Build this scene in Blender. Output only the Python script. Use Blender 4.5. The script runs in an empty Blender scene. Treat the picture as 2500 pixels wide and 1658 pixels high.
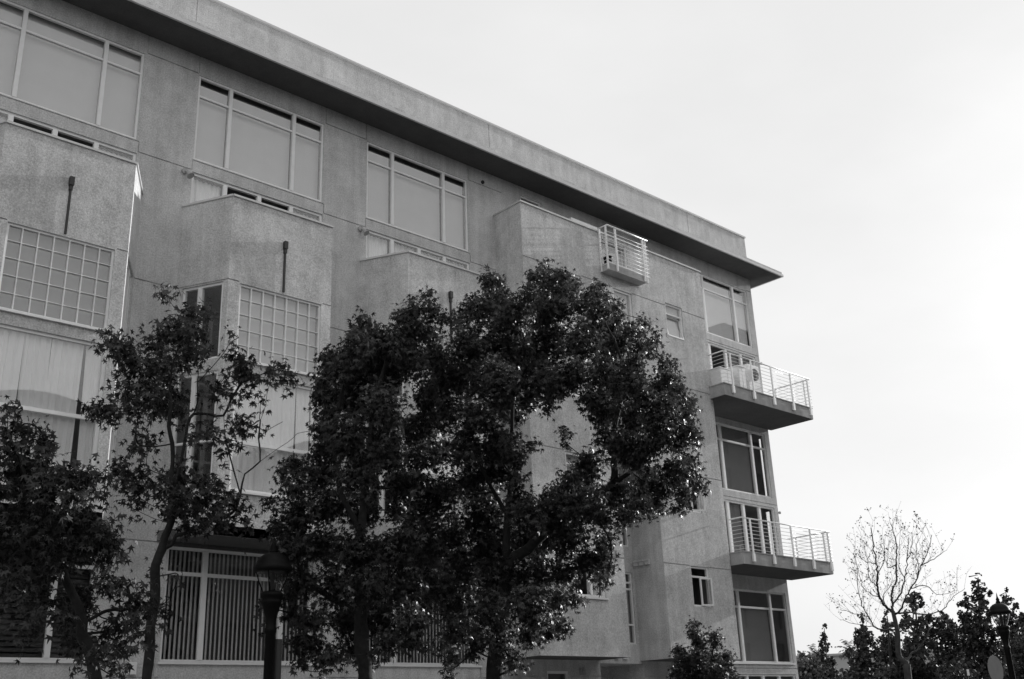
import bpy, math, random
import numpy as np
from mathutils import Vector, Matrix

random.seed(11)
rng = np.random.default_rng(11)
scene = bpy.context.scene
COL = scene.collection

# ------------------------------------------------------------------ camera
cam_data = bpy.data.cameras.new('camera')
cam = bpy.data.objects.new('camera', cam_data)
COL.objects.link(cam)
cam_data.sensor_width = 36.0
cam_data.lens = 37.296
cam_data.clip_start = 0.1
cam_data.clip_end = 3000
CAMROT = Matrix([[0.739112, -0.20601, -0.641306], [-0.67257, -0.277903, -0.685871], [-0.036924, 0.938259, -0.343957]])
cam.matrix_world = Matrix.Translation((0, -20, 1.6)) @ CAMROT.to_4x4()
scene.camera = cam

# ------------------------------------------------------------------ sky and sun
SUN_EL = 16.0        # degrees above the horizon
SUN_AZ = -3.1        # degrees from +X (along the street), negative = towards the street side
SKY_STRENGTH = 0.12
sdir = Vector((math.cos(math.radians(SUN_EL)) * math.cos(math.radians(SUN_AZ)),
               math.cos(math.radians(SUN_EL)) * math.sin(math.radians(SUN_AZ)),
               math.sin(math.radians(SUN_EL))))
world = bpy.data.worlds.new('World')
scene.world = world
world.use_nodes = True
wn = world.node_tree
wn.nodes.clear()
sky = wn.nodes.new('ShaderNodeTexSky')
sky.sky_type = 'NISHITA'
sky.sun_disc = False
sky.sun_elevation = math.radians(SUN_EL)
sky.sun_rotation = math.radians(90.0 - SUN_AZ)
sky.air_density = 1.0
sky.dust_density = 4.0
bw = wn.nodes.new('ShaderNodeRGBToBW')
# thin even high cloud over the whole sky: lifts and flattens the clear-sky gradient
flat = wn.nodes.new('ShaderNodeMath'); flat.operation = 'MULTIPLY_ADD'
flat.inputs[1].default_value = 0.11
flat.inputs[2].default_value = 5.8
bg = wn.nodes.new('ShaderNodeBackground')
bg.inputs['Strength'].default_value = SKY_STRENGTH
wo = wn.nodes.new('ShaderNodeOutputWorld')
wn.links.new(sky.outputs[0], bw.inputs[0])
wn.links.new(bw.outputs[0], flat.inputs[0])
# faint streaks of high cloud
wtc = wn.nodes.new('ShaderNodeTexCoord'); wmp = wn.nodes.new('ShaderNodeMapping'); wmp.inputs['Scale'].default_value = (1.5, 2.5, 5.0)
wno = wn.nodes.new('ShaderNodeTexNoise'); wno.inputs['Scale'].default_value = 1.6; wno.inputs['Detail'].default_value = 6
wmr = wn.nodes.new('ShaderNodeMapRange'); wmr.inputs['From Min'].default_value = .35; wmr.inputs['From Max'].default_value = .7
wmr.inputs['To Min'].default_value = .965; wmr.inputs['To Max'].default_value = 1.05
wml = wn.nodes.new('ShaderNodeMath'); wml.operation = 'MULTIPLY'
wn.links.new(wtc.outputs['Generated'], wmp.inputs['Vector']); wn.links.new(wmp.outputs[0], wno.inputs['Vector']); wn.links.new(wno.outputs['Fac'], wmr.inputs['Value'])
wn.links.new(flat.outputs[0], wml.inputs[0]); wn.links.new(wmr.outputs[0], wml.inputs[1])
wn.links.new(wml.outputs[0], bg.inputs['Color'])
wn.links.new(bg.outputs[0], wo.inputs['Surface'])

sun_data = bpy.data.lights.new('sun', 'SUN')
sun_data.energy = 3.6
sun_data.angle = math.radians(0.6)
sun_data.color = (1, 1, 1)
sun = bpy.data.objects.new('sun', sun_data)
COL.objects.link(sun)
sun.rotation_euler = sdir.to_track_quat('Z', 'Y').to_euler()
sun.location = (60, -30, 60)

scene.view_settings.view_transform = 'Standard'
scene.view_settings.look = 'None'
scene.view_settings.exposure = 0.20
scene.view_settings.gamma = 1.0
scene.view_settings.use_curve_mapping = False

# ------------------------------------------------------------------ materials (black-and-white photograph: neutral greys)
def new_mat(name):
    m = bpy.data.materials.new(name); m.use_nodes = True
    return m, m.node_tree, m.node_tree.nodes['Principled BSDF']

def plain(name, v, rough=0.6, metal=0.0, noise=0.0, scale=8.0, bump=0.0, spec=0.5):
    m, nt, b = new_mat(name)
    b.inputs['Base Color'].default_value = (v, v, v, 1)
    b.inputs['Roughness'].default_value = rough
    b.inputs['Metallic'].default_value = metal
    b.inputs['Specular IOR Level'].default_value = spec
    if noise or bump:
        tc = nt.nodes.new('ShaderNodeTexCoord')
        n = nt.nodes.new('ShaderNodeTexNoise'); n.inputs['Scale'].default_value = scale; n.inputs['Detail'].default_value = 6
        nt.links.new(tc.outputs['Object'], n.inputs['Vector'])
        if noise:
            r = nt.nodes.new('ShaderNodeMapRange')
            r.inputs['From Min'].default_value = .25; r.inputs['From Max'].default_value = .75
            r.inputs['To Min'].default_value = v * (1 - noise); r.inputs['To Max'].default_value = v * (1 + noise)
            nt.links.new(n.outputs['Fac'], r.inputs['Value'])
            nt.links.new(r.outputs[0], b.inputs['Base Color'])
        if bump:
            bp = nt.nodes.new('ShaderNodeBump'); bp.inputs['Strength'].default_value = bump; bp.inputs['Distance'].default_value = .01
            nt.links.new(n.outputs['Fac'], bp.inputs['Height'])
            nt.links.new(bp.outputs[0], b.inputs['Normal'])
    return m

def stucco(name, v, streak=0.12, mottle=0.21, speck=0.36):
    """sand-finish render: cloudy trowel mottling, rain streaks, sand grain"""
    m, nt, b = new_mat(name)
    b.inputs['Roughness'].default_value = 0.92
    b.inputs['Specular IOR Level'].default_value = 0.2
    N = nt.nodes.new
    L = nt.links.new
    geo = N('ShaderNodeNewGeometry')
    def noise(scale, detail, vec=None, rough=.55):
        n = N('ShaderNodeTexNoise'); n.inputs['Scale'].default_value = scale; n.inputs['Detail'].default_value = detail
        n.inputs['Roughness'].default_value = rough
        L(vec if vec is not None else geo.outputs['Position'], n.inputs['Vector'])
        return n.outputs['Fac']
    def ctr(sock, amp):
        r = N('ShaderNodeMapRange'); r.inputs['From Min'].default_value = .28; r.inputs['From Max'].default_value = .72
        r.inputs['To Min'].default_value = -amp; r.inputs['To Max'].default_value = amp
        L(sock, r.inputs['Value']); return r.outputs[0]
    mp = N('ShaderNodeMapping'); mp.inputs['Scale'].default_value = (3.2, 3.2, 0.22)
    L(geo.outputs['Position'], mp.inputs['Vector'])
    a = ctr(noise(0.9, 5), mottle * .7)
    a2 = ctr(noise(3.4, 6, rough=.65), mottle * .6)
    c = ctr(noise(1.6, 5, mp.outputs[0]), streak)
    g = ctr(noise(31, 3, rough=.8), speck)
    def add(x, y):
        q = N('ShaderNodeMath'); q.operation = 'ADD'; L(x, q.inputs[0]); L(y, q.inputs[1]); return q.outputs[0]
    s = add(add(a, a2), add(c, g))
    q = N('ShaderNodeMath'); q.operation = 'MULTIPLY_ADD'; L(s, q.inputs[0]); q.inputs[1].default_value = v; q.inputs[2].default_value = v
    L(q.outputs[0], b.inputs['Base Color'])
    bp = N('ShaderNodeBump'); bp.inputs['Strength'].default_value = .5; bp.inputs['Distance'].default_value = .012
    L(noise(45, 4, rough=.7), bp.inputs['Height'])
    bp2 = N('ShaderNodeBump'); bp2.inputs['Strength'].default_value = .35; bp2.inputs['Distance'].default_value = .05
    L(noise(2.2, 4), bp2.inputs['Height']); L(bp.outputs[0], bp2.inputs['Normal'])
    L(bp2.outputs[0], b.inputs['Normal'])
    return m

def glass(name, tint=0.9, ior=.105):
    m = bpy.data.materials.new(name); m.use_nodes = True
    nt = m.node_tree; nt.nodes.clear()
    o = nt.nodes.new('ShaderNodeOutputMaterial'); mx = nt.nodes.new('ShaderNodeMixShader')
    t = nt.nodes.new('ShaderNodeBsdfTransparent'); t.inputs[0].default_value = (tint, tint, tint, 1)
    g = nt.nodes.new('ShaderNodeBsdfGlossy'); g.inputs['Roughness'].default_value = 0.015; g.inputs['Color'].default_value = (.95, .95, .95, 1)
    # Schlick reflectance from both sides of the pane (coated glazing)
    ge = nt.nodes.new('ShaderNodeNewGeometry'); dt = nt.nodes.new('ShaderNodeVectorMath'); dt.operation = 'DOT_PRODUCT'
    nt.links.new(ge.outputs['Incoming'], dt.inputs[0]); nt.links.new(ge.outputs['True Normal'], dt.inputs[1])
    def mth(op, a, b):
        q = nt.nodes.new('ShaderNodeMath'); q.operation = op
        for i, x in enumerate((a, b)):
            if x is None: continue
            if isinstance(x, (int, float)): q.inputs[i].default_value = x
            else: nt.links.new(x, q.inputs[i])
        return q.outputs[0]
    p5 = mth('POWER', mth('SUBTRACT', 1.0, mth('ABSOLUTE', dt.outputs['Value'], None)), 5.0)
    fr = mth('ADD', mth('MULTIPLY', p5, 1.0-ior), ior)
    nt.links.new(fr, mx.inputs[0]); nt.links.new(t.outputs[0], mx.inputs[1]); nt.links.new(g.outputs[0], mx.inputs[2])
    nt.links.new(mx.outputs[0], o.inputs['Surface'])
    return m

def foliage(name, lo, hi, rough=.42, trans=.25):
    m = bpy.data.materials.new(name); m.use_nodes = True
    nt = m.node_tree
    b = nt.nodes['Principled BSDF']; o = nt.nodes['Material Output']
    at = nt.nodes.new('ShaderNodeAttribute'); at.attribute_name = 'leafvar'
    r = nt.nodes.new('ShaderNodeMapRange'); r.inputs['To Min'].default_value = lo; r.inputs['To Max'].default_value = hi
    nt.links.new(at.outputs['Fac'], r.inputs['Value'])
    nt.links.new(r.outputs[0], b.inputs['Base Color'])
    b.inputs['Roughness'].default_value = rough
    b.inputs['Specular IOR Level'].default_value = .5
    tr = nt.nodes.new('ShaderNodeBsdfTranslucent'); br = nt.nodes.new('ShaderNodeMath'); br.operation = 'MULTIPLY'; br.inputs[1].default_value = 2.4; nt.links.new(r.outputs[0], br.inputs[0]); nt.links.new(br.outputs[0], tr.inputs['Color'])
    mx = nt.nodes.new('ShaderNodeMixShader'); mx.inputs[0].default_value = trans
    nt.links.new(b.outputs[0], mx.inputs[1]); nt.links.new(tr.outputs[0], mx.inputs[2])
    nt.links.new(mx.outputs[0], o.inputs['Surface'])
    return m

M = {}
M['stucco'] = stucco('pale_stucco', .59)
M['stucco_shaded'] = stucco('shaded_soffit_stucco', .11, .05, .15, .2)  # shade on downward faces put into the colour, darker than the wall stucco
M['stucco_dark'] = stucco('shadowed_porch_stucco', .30)
M['cap'] = plain('metal_coping', .64, .45, 0, .08, 5)
M['white'] = plain('white_frame_paint', .90, .4, 0, .05, 6)
M['rail'] = plain('white_rail_paint', .88, .35, 0, .04, 9)
M['dark_metal'] = plain('black_painted_iron', .004, .6, 0, .2, 20, 0, .2)
M['drain'] = plain('black_drain_metal', .02, .5)
M['glass'] = glass('window_glass', .97)
M['blind'] = plain('roller_blind_fabric', .62, .9, 0, .04, 2.5)
M['blind_white'] = plain('white_blind_fabric', .86, .9, 0, .04, 2)
M['blind_lite'] = plain('white_curtain_fabric', .93, .9, 0, .05, 2)
M['blind_grey'] = plain('grey_blind_fabric', .30, .9, 0, .06, 3)
M['slat'] = plain('grey_slat_vinyl', .75, .6, 0, .1, 3)
M['slat_dark'] = plain('dark_slat_wood', .05, .6, 0, .2, 5)
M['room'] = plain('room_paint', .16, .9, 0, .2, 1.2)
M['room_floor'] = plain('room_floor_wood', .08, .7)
M['slab'] = stucco('balcony_concrete', .42, .1, .2, .15)
M['asphalt'] = plain('asphalt', .05, .9, 0, .3, 12, .4)
M['paving'] = plain('concrete_paving', .13, .9, 0, .2, 2.5, .2)
M['soil'] = plain('ground_earth', .10, .95, 0, .3, .3)
M['paint'] = plain('road_paint', .6, .8)
M['bark'] = plain('sweetgum_bark', .022, .9, 0, .5, 14, 1.0)
M['bark_pale'] = plain('pale_smooth_bark', .06, .85, 0, .45, 9, .8)
M['twig'] = plain('dark_twig_bark', .03, .9)
M['leaf'] = foliage('sweetgum_leaf', .005, .075, .38, .30)
M['leaf_far'] = foliage('evergreen_needles', .012, .04, .6, .1)
M['leaf_lite'] = foliage('pale_shrub_leaf', .04, .14, .6, .2)
M['ball'] = plain('seed_ball_brown', .03, .9)
M['far_wall'] = plain('far_pale_wall', .42, .9, 0, .1, .3)
M['opp_wall'] = plain('opposite_building_wall', .10, .9, 0, .1, .3)
M['sign_back'] = plain('bare_aluminium_sign', .30, .5, .0, .1, 5)
M['white_plastic'] = plain('white_enamel', .8, .4, 0, .05, 5)
M['grille'] = plain('grey_fan_grille', .22, .6)
M['canister'] = plain('dark_grey_can', .07, .7)
M['fixture'] = plain('fixture_metal', .40, .5, 0, .15, 20)

# ------------------------------------------------------------------ mesh helpers
def meta(o, label=None, cat=None, group=None, kind=None):
    if label: o['label'] = label
    if cat: o['category'] = cat
    if group: o['group'] = group
    if kind: o['kind'] = kind
    return o

class MB:
    def __init__(s): s.v = []; s.f = []; s.smooth = False
    def quad(s, a, b, c, d):
        n = len(s.v); s.v += [tuple(a), tuple(b), tuple(c), tuple(d)]; s.f.append((n, n+1, n+2, n+3))
    def box(s, x0, x1, y0, y1, z0, z1):
        n = len(s.v)
        s.v += [(x0,y0,z0),(x1,y0,z0),(x1,y1,z0),(x0,y1,z0),(x0,y0,z1),(x1,y0,z1),(x1,y1,z1),(x0,y1,z1)]
        s.f += [(n,n+3,n+2,n+1),(n+4,n+5,n+6,n+7),(n,n+1,n+5,n+4),(n+1,n+2,n+6,n+5),(n+2,n+3,n+7,n+6),(n+3,n,n+4,n+7)]
    def prism(s, pts, z0, z1):
        """pts anticlockwise seen from above"""
        n = len(s.v); k = len(pts)
        s.v += [(p[0], p[1], z0) for p in pts] + [(p[0], p[1], z1) for p in pts]
        s.f.append(tuple(range(n+k-1, n-1, -1))); s.f.append(tuple(range(n+k, n+2*k)))
        for i in range(k):
            j = (i+1) % k; s.f.append((n+i, n+j, n+k+j, n+k+i))
    def tube(s, pts, radii, sides=6, caps=True):
        pts = [Vector(p) for p in pts]; n0 = len(s.v); k = len(pts)
        if not hasattr(radii, '__len__'): radii = [radii]*k
        prev = None
        for i, p in enumerate(pts):
            d = (pts[min(i+1, k-1)] - pts[max(i-1, 0)])
            if d.length < 1e-9: d = Vector((0,0,1))
            d.normalize()
            if prev is None:
                u = d.orthogonal().normalized()
            else:
                u = prev - d * prev.dot(d)
                u = u.normalized() if u.length > 1e-6 else d.orthogonal().normalized()
            prev = u; w = d.cross(u)
            for j in range(sides):
                a = 2*math.pi*j/sides
                s.v.append(tuple(p + (u*math.cos(a) + w*math.sin(a)) * radii[i]))
        for i in range(k-1):
            for j in range(sides):
                a = n0+i*sides+j; b = n0+i*sides+(j+1) % sides
                s.f.append((a, b, b+sides, a+sides))
        if caps:
            s.f.append(tuple(n0+sides-1-j for j in range(sides)))
            s.f.append(tuple(n0+(k-1)*sides+j for j in range(sides)))
    def lathe(s, prof, cx=0, cy=0, sides=24):
        n0 = len(s.v)
        for r, z in prof:
            for j in range(sides):
                a = 2*math.pi*j/sides; s.v.append((cx+r*math.cos(a), cy+r*math.sin(a), z))
        for i in range(len(prof)-1):
            for j in range(sides):
                a = n0+i*sides+j; b = n0+i*sides+(j+1) % sides
                s.f.append((a, b, b+sides, a+sides))
    def ball(s, c, r, seg=7, rings=5):
        n0 = len(s.v)
        prof = [(max(r*math.sin(math.pi*i/rings), .0005), c[2]-r*math.cos(math.pi*i/rings)) for i in range(rings+1)]
        s.lathe(prof, c[0], c[1], seg)
    def mesh(s, name, mat, smooth=False):
        me = bpy.data.meshes.new(name); me.from_pydata(s.v, [], s.f); me.update()
        me.materials.append(mat)
        if smooth or s.smooth: me.polygons.foreach_set('use_smooth', [True]*len(me.polygons))
        return me
    def build(s, name, mat, parent=None, smooth=False):
        return link(name, s.mesh(name, mat, smooth), parent)

def link(name, me, parent=None, loc=None, rotz=0.0, rel=False):
    """rel=False: mesh is in world coordinates; the parent's offset is undone"""
    o = bpy.data.objects.new(name, me); COL.objects.link(o)
    if parent is not None:
        o.parent = parent
        if not rel:
            o.matrix_parent_inverse = world_of(parent).inverted()
    if loc is not None: o.location = loc
    if rotz: o.rotation_euler = (0, 0, rotz)
    return o

def world_of(o):
    m = o.matrix_basis.copy()
    if o.parent is not None: m = world_of(o.parent) @ o.matrix_parent_inverse @ m
    return m

def empty(name, loc, label=None, cat=None, group=None):
    o = bpy.data.objects.new(name, None); COL.objects.link(o); o.location = loc; o.empty_display_size = .3
    return meta(o, label, cat, group)

def copy_thing(root, loc):
    r = root.copy(); COL.objects.link(r); r.location = loc
    def rec(src, dst):
        for ch in [c for c in bpy.data.objects if c.parent == src]:
            c = ch.copy(); COL.objects.link(c); c.parent = dst
            rec(ch, c)
    rec(root, r)
    return r

# wall made of cells: holes with reveals, voids, recessed joints --------------------------------
GW, GD = .026, .022
def wallface(mb, P0, P1, z0, z1, holes=(), voids=(), gv=(), gh=(), reveal=.13):
    P0 = Vector(P0); P1 = Vector(P1); d = (P1-P0); Ln = d.length; d.normalize(); n = Vector((d.y, -d.x))
    us = {0.0, Ln}; zs = {z0, z1}
    for h in list(holes)+list(voids): us |= {h[0], h[1]}; zs |= {h[2], h[3]}
    for u, a, b in gv: us |= {u-GW/2, u+GW/2}; zs |= {a, b}
    for z, a, b in gh: zs |= {z-GW/2, z+GW/2}; us |= {a, b}
    us = sorted(round(u, 4) for u in us if -1e-6 <= u <= Ln+1e-6); zs = sorted(round(z, 4) for z in zs if z0-1e-6 <= z <= z1+1e-6)
    us = [u for i, u in enumerate(us) if i == 0 or u-us[i-1] > 1e-4]; zs = [z for i, z in enumerate(zs) if i == 0 or z-zs[i-1] > 1e-4]
    def cls(u, z):
        for h in holes:
            if h[0] < u < h[1] and h[2] < z < h[3]: return ('h', h[4] if len(h) > 4 else reveal)
        for h in voids:
            if h[0] < u < h[1] and h[2] < z < h[3]: return ('v', 0)
        for g, a, b in gv:
            if abs(u-g) < GW/2 and a < z < b: return ('g', GD)
        for g, a, b in gh:
            if abs(z-g) < GW/2 and a < u < b: return ('g', GD)
        return ('w', 0.0)
    C = [[cls((us[i]+us[i+1])/2, (zs[j]+zs[j+1])/2) for j in range(len(zs)-1)] for i in range(len(us)-1)]
    def pt(u, z, dep): q = P0 + d*u - n*dep; return (q.x, q.y, z)
    for i in range(len(us)-1):
        for j in range(len(zs)-1):
            k, dep = C[i][j]
            if k in 'wg': mb.quad(pt(us[i], zs[j], dep), pt(us[i+1], zs[j], dep), pt(us[i+1], zs[j+1], dep), pt(us[i], zs[j+1], dep))
            if i+1 < len(us)-1:
                k2, d2 = C[i+1][j]
                if k != 'v' and k2 != 'v' and abs(d2-dep) > 1e-5:
                    mb.quad(pt(us[i+1], zs[j], dep), pt(us[i+1], zs[j], d2), pt(us[i+1], zs[j+1], d2), pt(us[i+1], zs[j+1], dep))
            if j+1 < len(zs)-1:
                k2, d2 = C[i][j+1]
                if k != 'v' and k2 != 'v' and abs(d2-dep) > 1e-5:
                    mb.quad(pt(us[i], zs[j+1], dep), pt(us[i+1], zs[j+1], dep), pt(us[i+1], zs[j+1], d2), pt(us[i], zs[j+1], d2))

_mcache = {}
def cached(key, fn):
    if key not in _mcache: _mcache[key] = fn()
    return _mcache[key]

def bar_mesh(x0, x1, y0, y1, z0, z1, mat):
    key = ('bar', round(x1-x0, 3), round(y1-y0, 3), round(z1-z0, 3), mat)
    def mk():
        b = MB(); b.box(0, x1-x0, 0, y1-y0, 0, z1-z0); return b.mesh('bar', M[mat])
    return cached(key, mk)

def window(parent, P0, ang, u0, u1, z0, z1, mull=(), trans=(), fw=.05, mw=.07, tw=.05, set_back=.035, name='window',
           blind=None, blind_gap=0.0, room=3.0, rx=.25, slit=None, sill=False, label=None, vslats=0, hslats=0, no_glass=()):
    """window in its own coordinates: x along the wall, y into the wall, z up; origin at the lower left corner"""
    W = u1-u0; H = z1-z0
    fr = MB(); y0, y1 = set_back, set_back+.075
    fr.box(0, fw, y0, y1, 0, H); fr.box(W-fw, W, y0, y1, 0, H)
    fr.box(fw, W-fw, y0+.002, y1-.002, 0, fw); fr.box(fw, W-fw, y0+.002, y1-.002, H-fw, H)
    ms = [m-u0 for m in mull]; ts = [t-z0 for t in trans]
    for m in ms: fr.box(m-mw/2, m+mw/2, y0-.012, y1-.004, fw, H-fw)
    xs = [fw]+sum([[m-mw/2, m+mw/2] for m in ms], [])+[W-fw]
    cells = [(xs[2*i], xs[2*i+1]) for i in range(len(ms)+1)]
    for t in ts:
        for a, b in cells: fr.box(a, b, y0+.004, y1-.008, t-tw/2, t+tw/2)
    if sill: fr.box(-.04, W+.04, -.05, y0, -.04, 0.0)
    w = bpy.data.objects.new(name, fr.mesh(name, M['white'])); COL.objects.link(w)
    w.location = (P0[0]+math.cos(ang)*u0, P0[1]+math.sin(ang)*u0, z0); w.rotation_euler = (0, 0, ang)
    w.parent = parent; w.matrix_parent_inverse = world_of(parent).inverted()
    if label: w['label'] = label
    zsx = [fw]+sum([[t-tw/2, t+tw/2] for t in ts], [])+[H-fw]
    rows = [(zsx[2*i], zsx[2*i+1]) for i in range(len(ts)+1)]
    def sub(nm, me, loc):
        o = bpy.data.objects.new(nm, me); COL.objects.link(o); o.parent = w; o.location = loc; return o
    for i, (a, b) in enumerate(cells):
        for j, (c, d) in enumerate(rows):
            if (i, j) in no_glass: continue
            sub('pane', bar_mesh(a, b, 0, .008, c, d, 'glass'), (a, y0+.035, c))
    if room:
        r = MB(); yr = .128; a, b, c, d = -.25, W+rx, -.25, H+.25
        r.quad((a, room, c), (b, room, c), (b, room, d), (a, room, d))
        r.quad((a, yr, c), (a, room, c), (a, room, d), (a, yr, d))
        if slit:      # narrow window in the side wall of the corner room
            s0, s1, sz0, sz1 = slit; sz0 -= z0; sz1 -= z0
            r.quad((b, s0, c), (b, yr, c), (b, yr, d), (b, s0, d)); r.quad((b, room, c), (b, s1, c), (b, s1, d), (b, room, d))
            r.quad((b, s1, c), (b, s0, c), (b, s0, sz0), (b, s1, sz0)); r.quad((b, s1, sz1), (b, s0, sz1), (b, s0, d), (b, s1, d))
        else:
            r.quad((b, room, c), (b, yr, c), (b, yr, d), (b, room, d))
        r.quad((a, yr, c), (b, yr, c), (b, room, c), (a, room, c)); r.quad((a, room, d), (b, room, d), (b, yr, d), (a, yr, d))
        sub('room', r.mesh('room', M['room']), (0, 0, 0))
    if blind:
        mats = blind if isinstance(blind, (list, tuple)) else [blind]*len(cells)
        for i, (a, b) in enumerate(cells):
            if mats[i] is None: continue
            if mats[i] in ('blind_lite',):          # softly folded curtain
                q = MB(); nx = 22
                for k in range(nx):
                    xa = a-.03+(b-a+.06)*k/nx; xb = a-.03+(b-a+.06)*(k+1)/nx
                    ya = .19+.022*math.sin(k*2.1)+.012*math.sin(k*.9); yb = .19+.022*math.sin((k+1)*2.1)+.012*math.sin((k+1)*.9)
                    q.quad((xa, ya, .01), (xb, yb, .01), (xb, yb, H-.01-blind_gap), (xa, ya, H-.01-blind_gap))
                q.v = [(x, y, z) for x, y, z in q.v]
                sub('curtain', q.mesh('curtain', M['blind_lite'], True), (0, 0, 0))
            else:
                sub('blind', bar_mesh(a-.02, b+.02, 0, .006, .01, H-.02-blind_gap, mats[i]), (a-.02, .17+.001*i, .01))
    if vslats:
        me = cached(('vs', round(H, 2)), lambda: slat_v(H))
        for k in range(vslats):
            x = .05+(W-.1)*(k+.5)/vslats
            o = sub('slat', me, (x, .2, .02)); o.rotation_euler = (0, 0, math.radians(38+rng.uniform(-5, 5)))
    if hslats:
        for (a, b) in cells:
            me = cached(('hs', round(b-a, 2)), lambda: slat_h(b-a))
            for k in range(hslats):
                z = .05+(H-.1)*(k+.5)/hslats
                sub('slat', me, (a, .19, z))
    return w

def slat_v(H):
    b = MB(); w = (.088)/2
    pr = [(-w, .006), (-w*.4, -.004), (w*.4, -.004), (w, .006)]
    for i in range(3):
        b.quad((pr[i][0], pr[i][1], 0), (pr[i+1][0], pr[i+1][1], 0), (pr[i+1][0], pr[i+1][1], H-.06), (pr[i][0], pr[i][1], H-.06))
    return b.mesh('slat', M['slat'])
def slat_h(w):
    b = MB(); h = .036
    b.box(0, w, -.004, .004, -h, h)
    for i, v in enumerate(b.v): b.v[i] = (v[0], v[1]+v[2]*.55, v[2])
    return b.mesh('slat', M['slat_dark'])

# ================================================================== SETTING
g = MB(); g.quad((-1500, -1500, -.14), (1500, -1500, -.14), (1500, 1500, -.14), (-1500, 1500, -.14))
meta(g.build('ground', M['soil']), kind='structure')
g = MB(); g.box(-300, 400, -16.0, -9.0, -.135, -.12)
meta(g.build('road', M['asphalt']), kind='structure')
g = MB(); g.box(-300, 400, -8.85, 60, -.13, 0.0)
meta(g.build('pavement', M['paving']), kind='structure')
g = MB(); g.box(-300, 400, -9.0, -8.853, -.13, .005); g.box(-300, 400, -16.147, -16.0, -.13, .005)
meta(g.build('kerb', M['paving']), kind='structure')
g = MB(); g.box(-300, 400, -60, -16.15, -.13, 0.0)
meta(g.build('near_pavement', M['paving']), kind='structure')
g = MB()
for k in range(-20, 60): g.box(k*6.0, k*6.0+3.0, -12.56, -12.44, -.12, -.116)
meta(g.build('road_marking', M['paint']), kind='structure')

# ================================================================== APARTMENT BUILDING
B = empty('apartment_building', (12, 7, 0), 'long pale stucco apartment block with loft windows, chamfered bays and flat overhanging roof', 'building')
XE = 30.6
UNITS = [-4.93, -.24, 4.45, 9.14, 13.83]
BAYTOP, BAYBOT, BD = 12.60, 5.30, 1.14
ZS = 16.55

holes = []; gv = []; gh = []
X0 = -8.0
def U(x): return x - X0
for u in UNITS:
    holes += [(U(u), U(u+3.38), 13.85, 16.05), (U(u), U(u+3.41), 11.60, 13.53), (U(u), U(u+3.41), 5.75, 11.2, .01),
              (U(u+.08), U(u+3.40), 3.03, 5.22), (U(u+.08), U(u+3.40), .35, 2.72)]
    for xx in (u-.02, u+3.43): gv += [(U(xx), 16.10, ZS), (U(xx), 13.57, 13.82), (U(xx), 2.72, 3.0)]
    a, b = U(u+3.43)-.0, U(u+4.67)
    gh += [(16.09, a, b), (13.57, a-.0, b), (10.65, a-.1, b+.1), (7.95, a, b), (5.28, a-.2, b+.2), (2.75, a-.1, b+.1), (13.82, U(u-.02), U(u+3.43))]
EU = 26.92
holes += [(U(EU), U(EU+3.38), 13.85, 16.02), (U(EU), U(EU+3.44), 11.31, 13.53), (U(EU), U(EU+3.44), 8.52, 10.73), (U(EU), U(EU+3.48), 6.2, 8.2),
          (U(EU), U(EU+3.50), 3.21, 5.40), (U(EU), U(EU+3.52), .3, 2.88)]
gh += [(16.06, U(EU+3.38), U(XE)), (13.60, U(EU), U(XE)), (8.30, U(EU), U(XE)), (3.05, U(26.1), U(XE))]
gv += [(U(XE)-.02, 8.3, 8.31)]
# window and openings behind the block roof, recess between the blocks, porch
holes += [(U(19.26), U(20.09), 15.2, 16.27), (U(19.46), U(20.24), 1.2, 2.92), (U(22.65), U(22.95), 3.64, 5.58), (U(22.65), U(22.93), 6.30, 8.15), (U(21.42), U(23.15), .0, 3.13, 1.3)]
gh += [(2.80, U(17.5), U(21.42)), (2.80, U(23.15), U(26.1))]
hole_round = (17.79, 16.19)
mb = MB()
wallface(mb, (X0, 0), (XE, 0), 0.0, ZS, holes, gv=gv, gh=[(z, a, b) for z, a, b in gh])
mb.build('facade_wall', M['stucco'], B)
mb = MB(); wallface(mb, (XE, 0), (XE, 14), 0.0, ZS, [(.33, .41, 8.6, 10.68, .03), (.33, .47, 6.45, 8.15, .03)], gh=[(13.6, 0, 14), (8.3, .5, 14)]); mb.build('end_wall', M['stucco'], B)
mb = MB(); wallface(mb, (XE, 14), (X0, 14), 0.0, ZS); wallface(mb, (X0, 14), (X0, 0), 0.0, ZS); mb.build('rear_wall', M['stucco'], B)
# small round overflow opening in the wall
mb = MB(); mb.tube([(17.79, -.03, 16.19), (17.79, .02, 16.19)], .055, 14); mb.build('overflow_pipe', M['drain'], B)

# parapet, coping, canopy
mb = MB()
wallface(mb, (X0, -.001), (XE, -.001), ZS+.17, 18.20, gv=[(U(x), ZS+.3, 18.2) for x in (-.2, 8.95, 18.1, 27.25)])
wallface(mb, (XE, -.001), (XE, 14), ZS+.17, 18.20); wallface(mb, (XE, 14), (X0, 14), ZS+.17, 18.20); wallface(mb, (X0, 14), (X0, 0), ZS+.17, 18.20)
mb.build('parapet', M['stucco'], B)
mb = MB(); mb.box(X0, XE-.02, .05, 13.9, 17.3, 17.5); mb.build('roof', M['cap'], B)
mb = MB()
mb.box(X0, XE+.035, -.035, .25, 18.215, 18.275); mb.box(XE-.25, XE+.034, .252, 14.03, 18.215, 18.274); mb.build('coping', M['cap'], B)
mb = MB()
mb.box(X0, XE+.74, -.92, 14.7, ZS, ZS+.07); mb.build('soffit_slab', M['stucco_shaded'], B)
mb = MB()
mb.box(X0, XE+.735, -.905, 14.7, ZS+.105, ZS+.175)
mb.build('canopy', M['stucco'], B)
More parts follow.
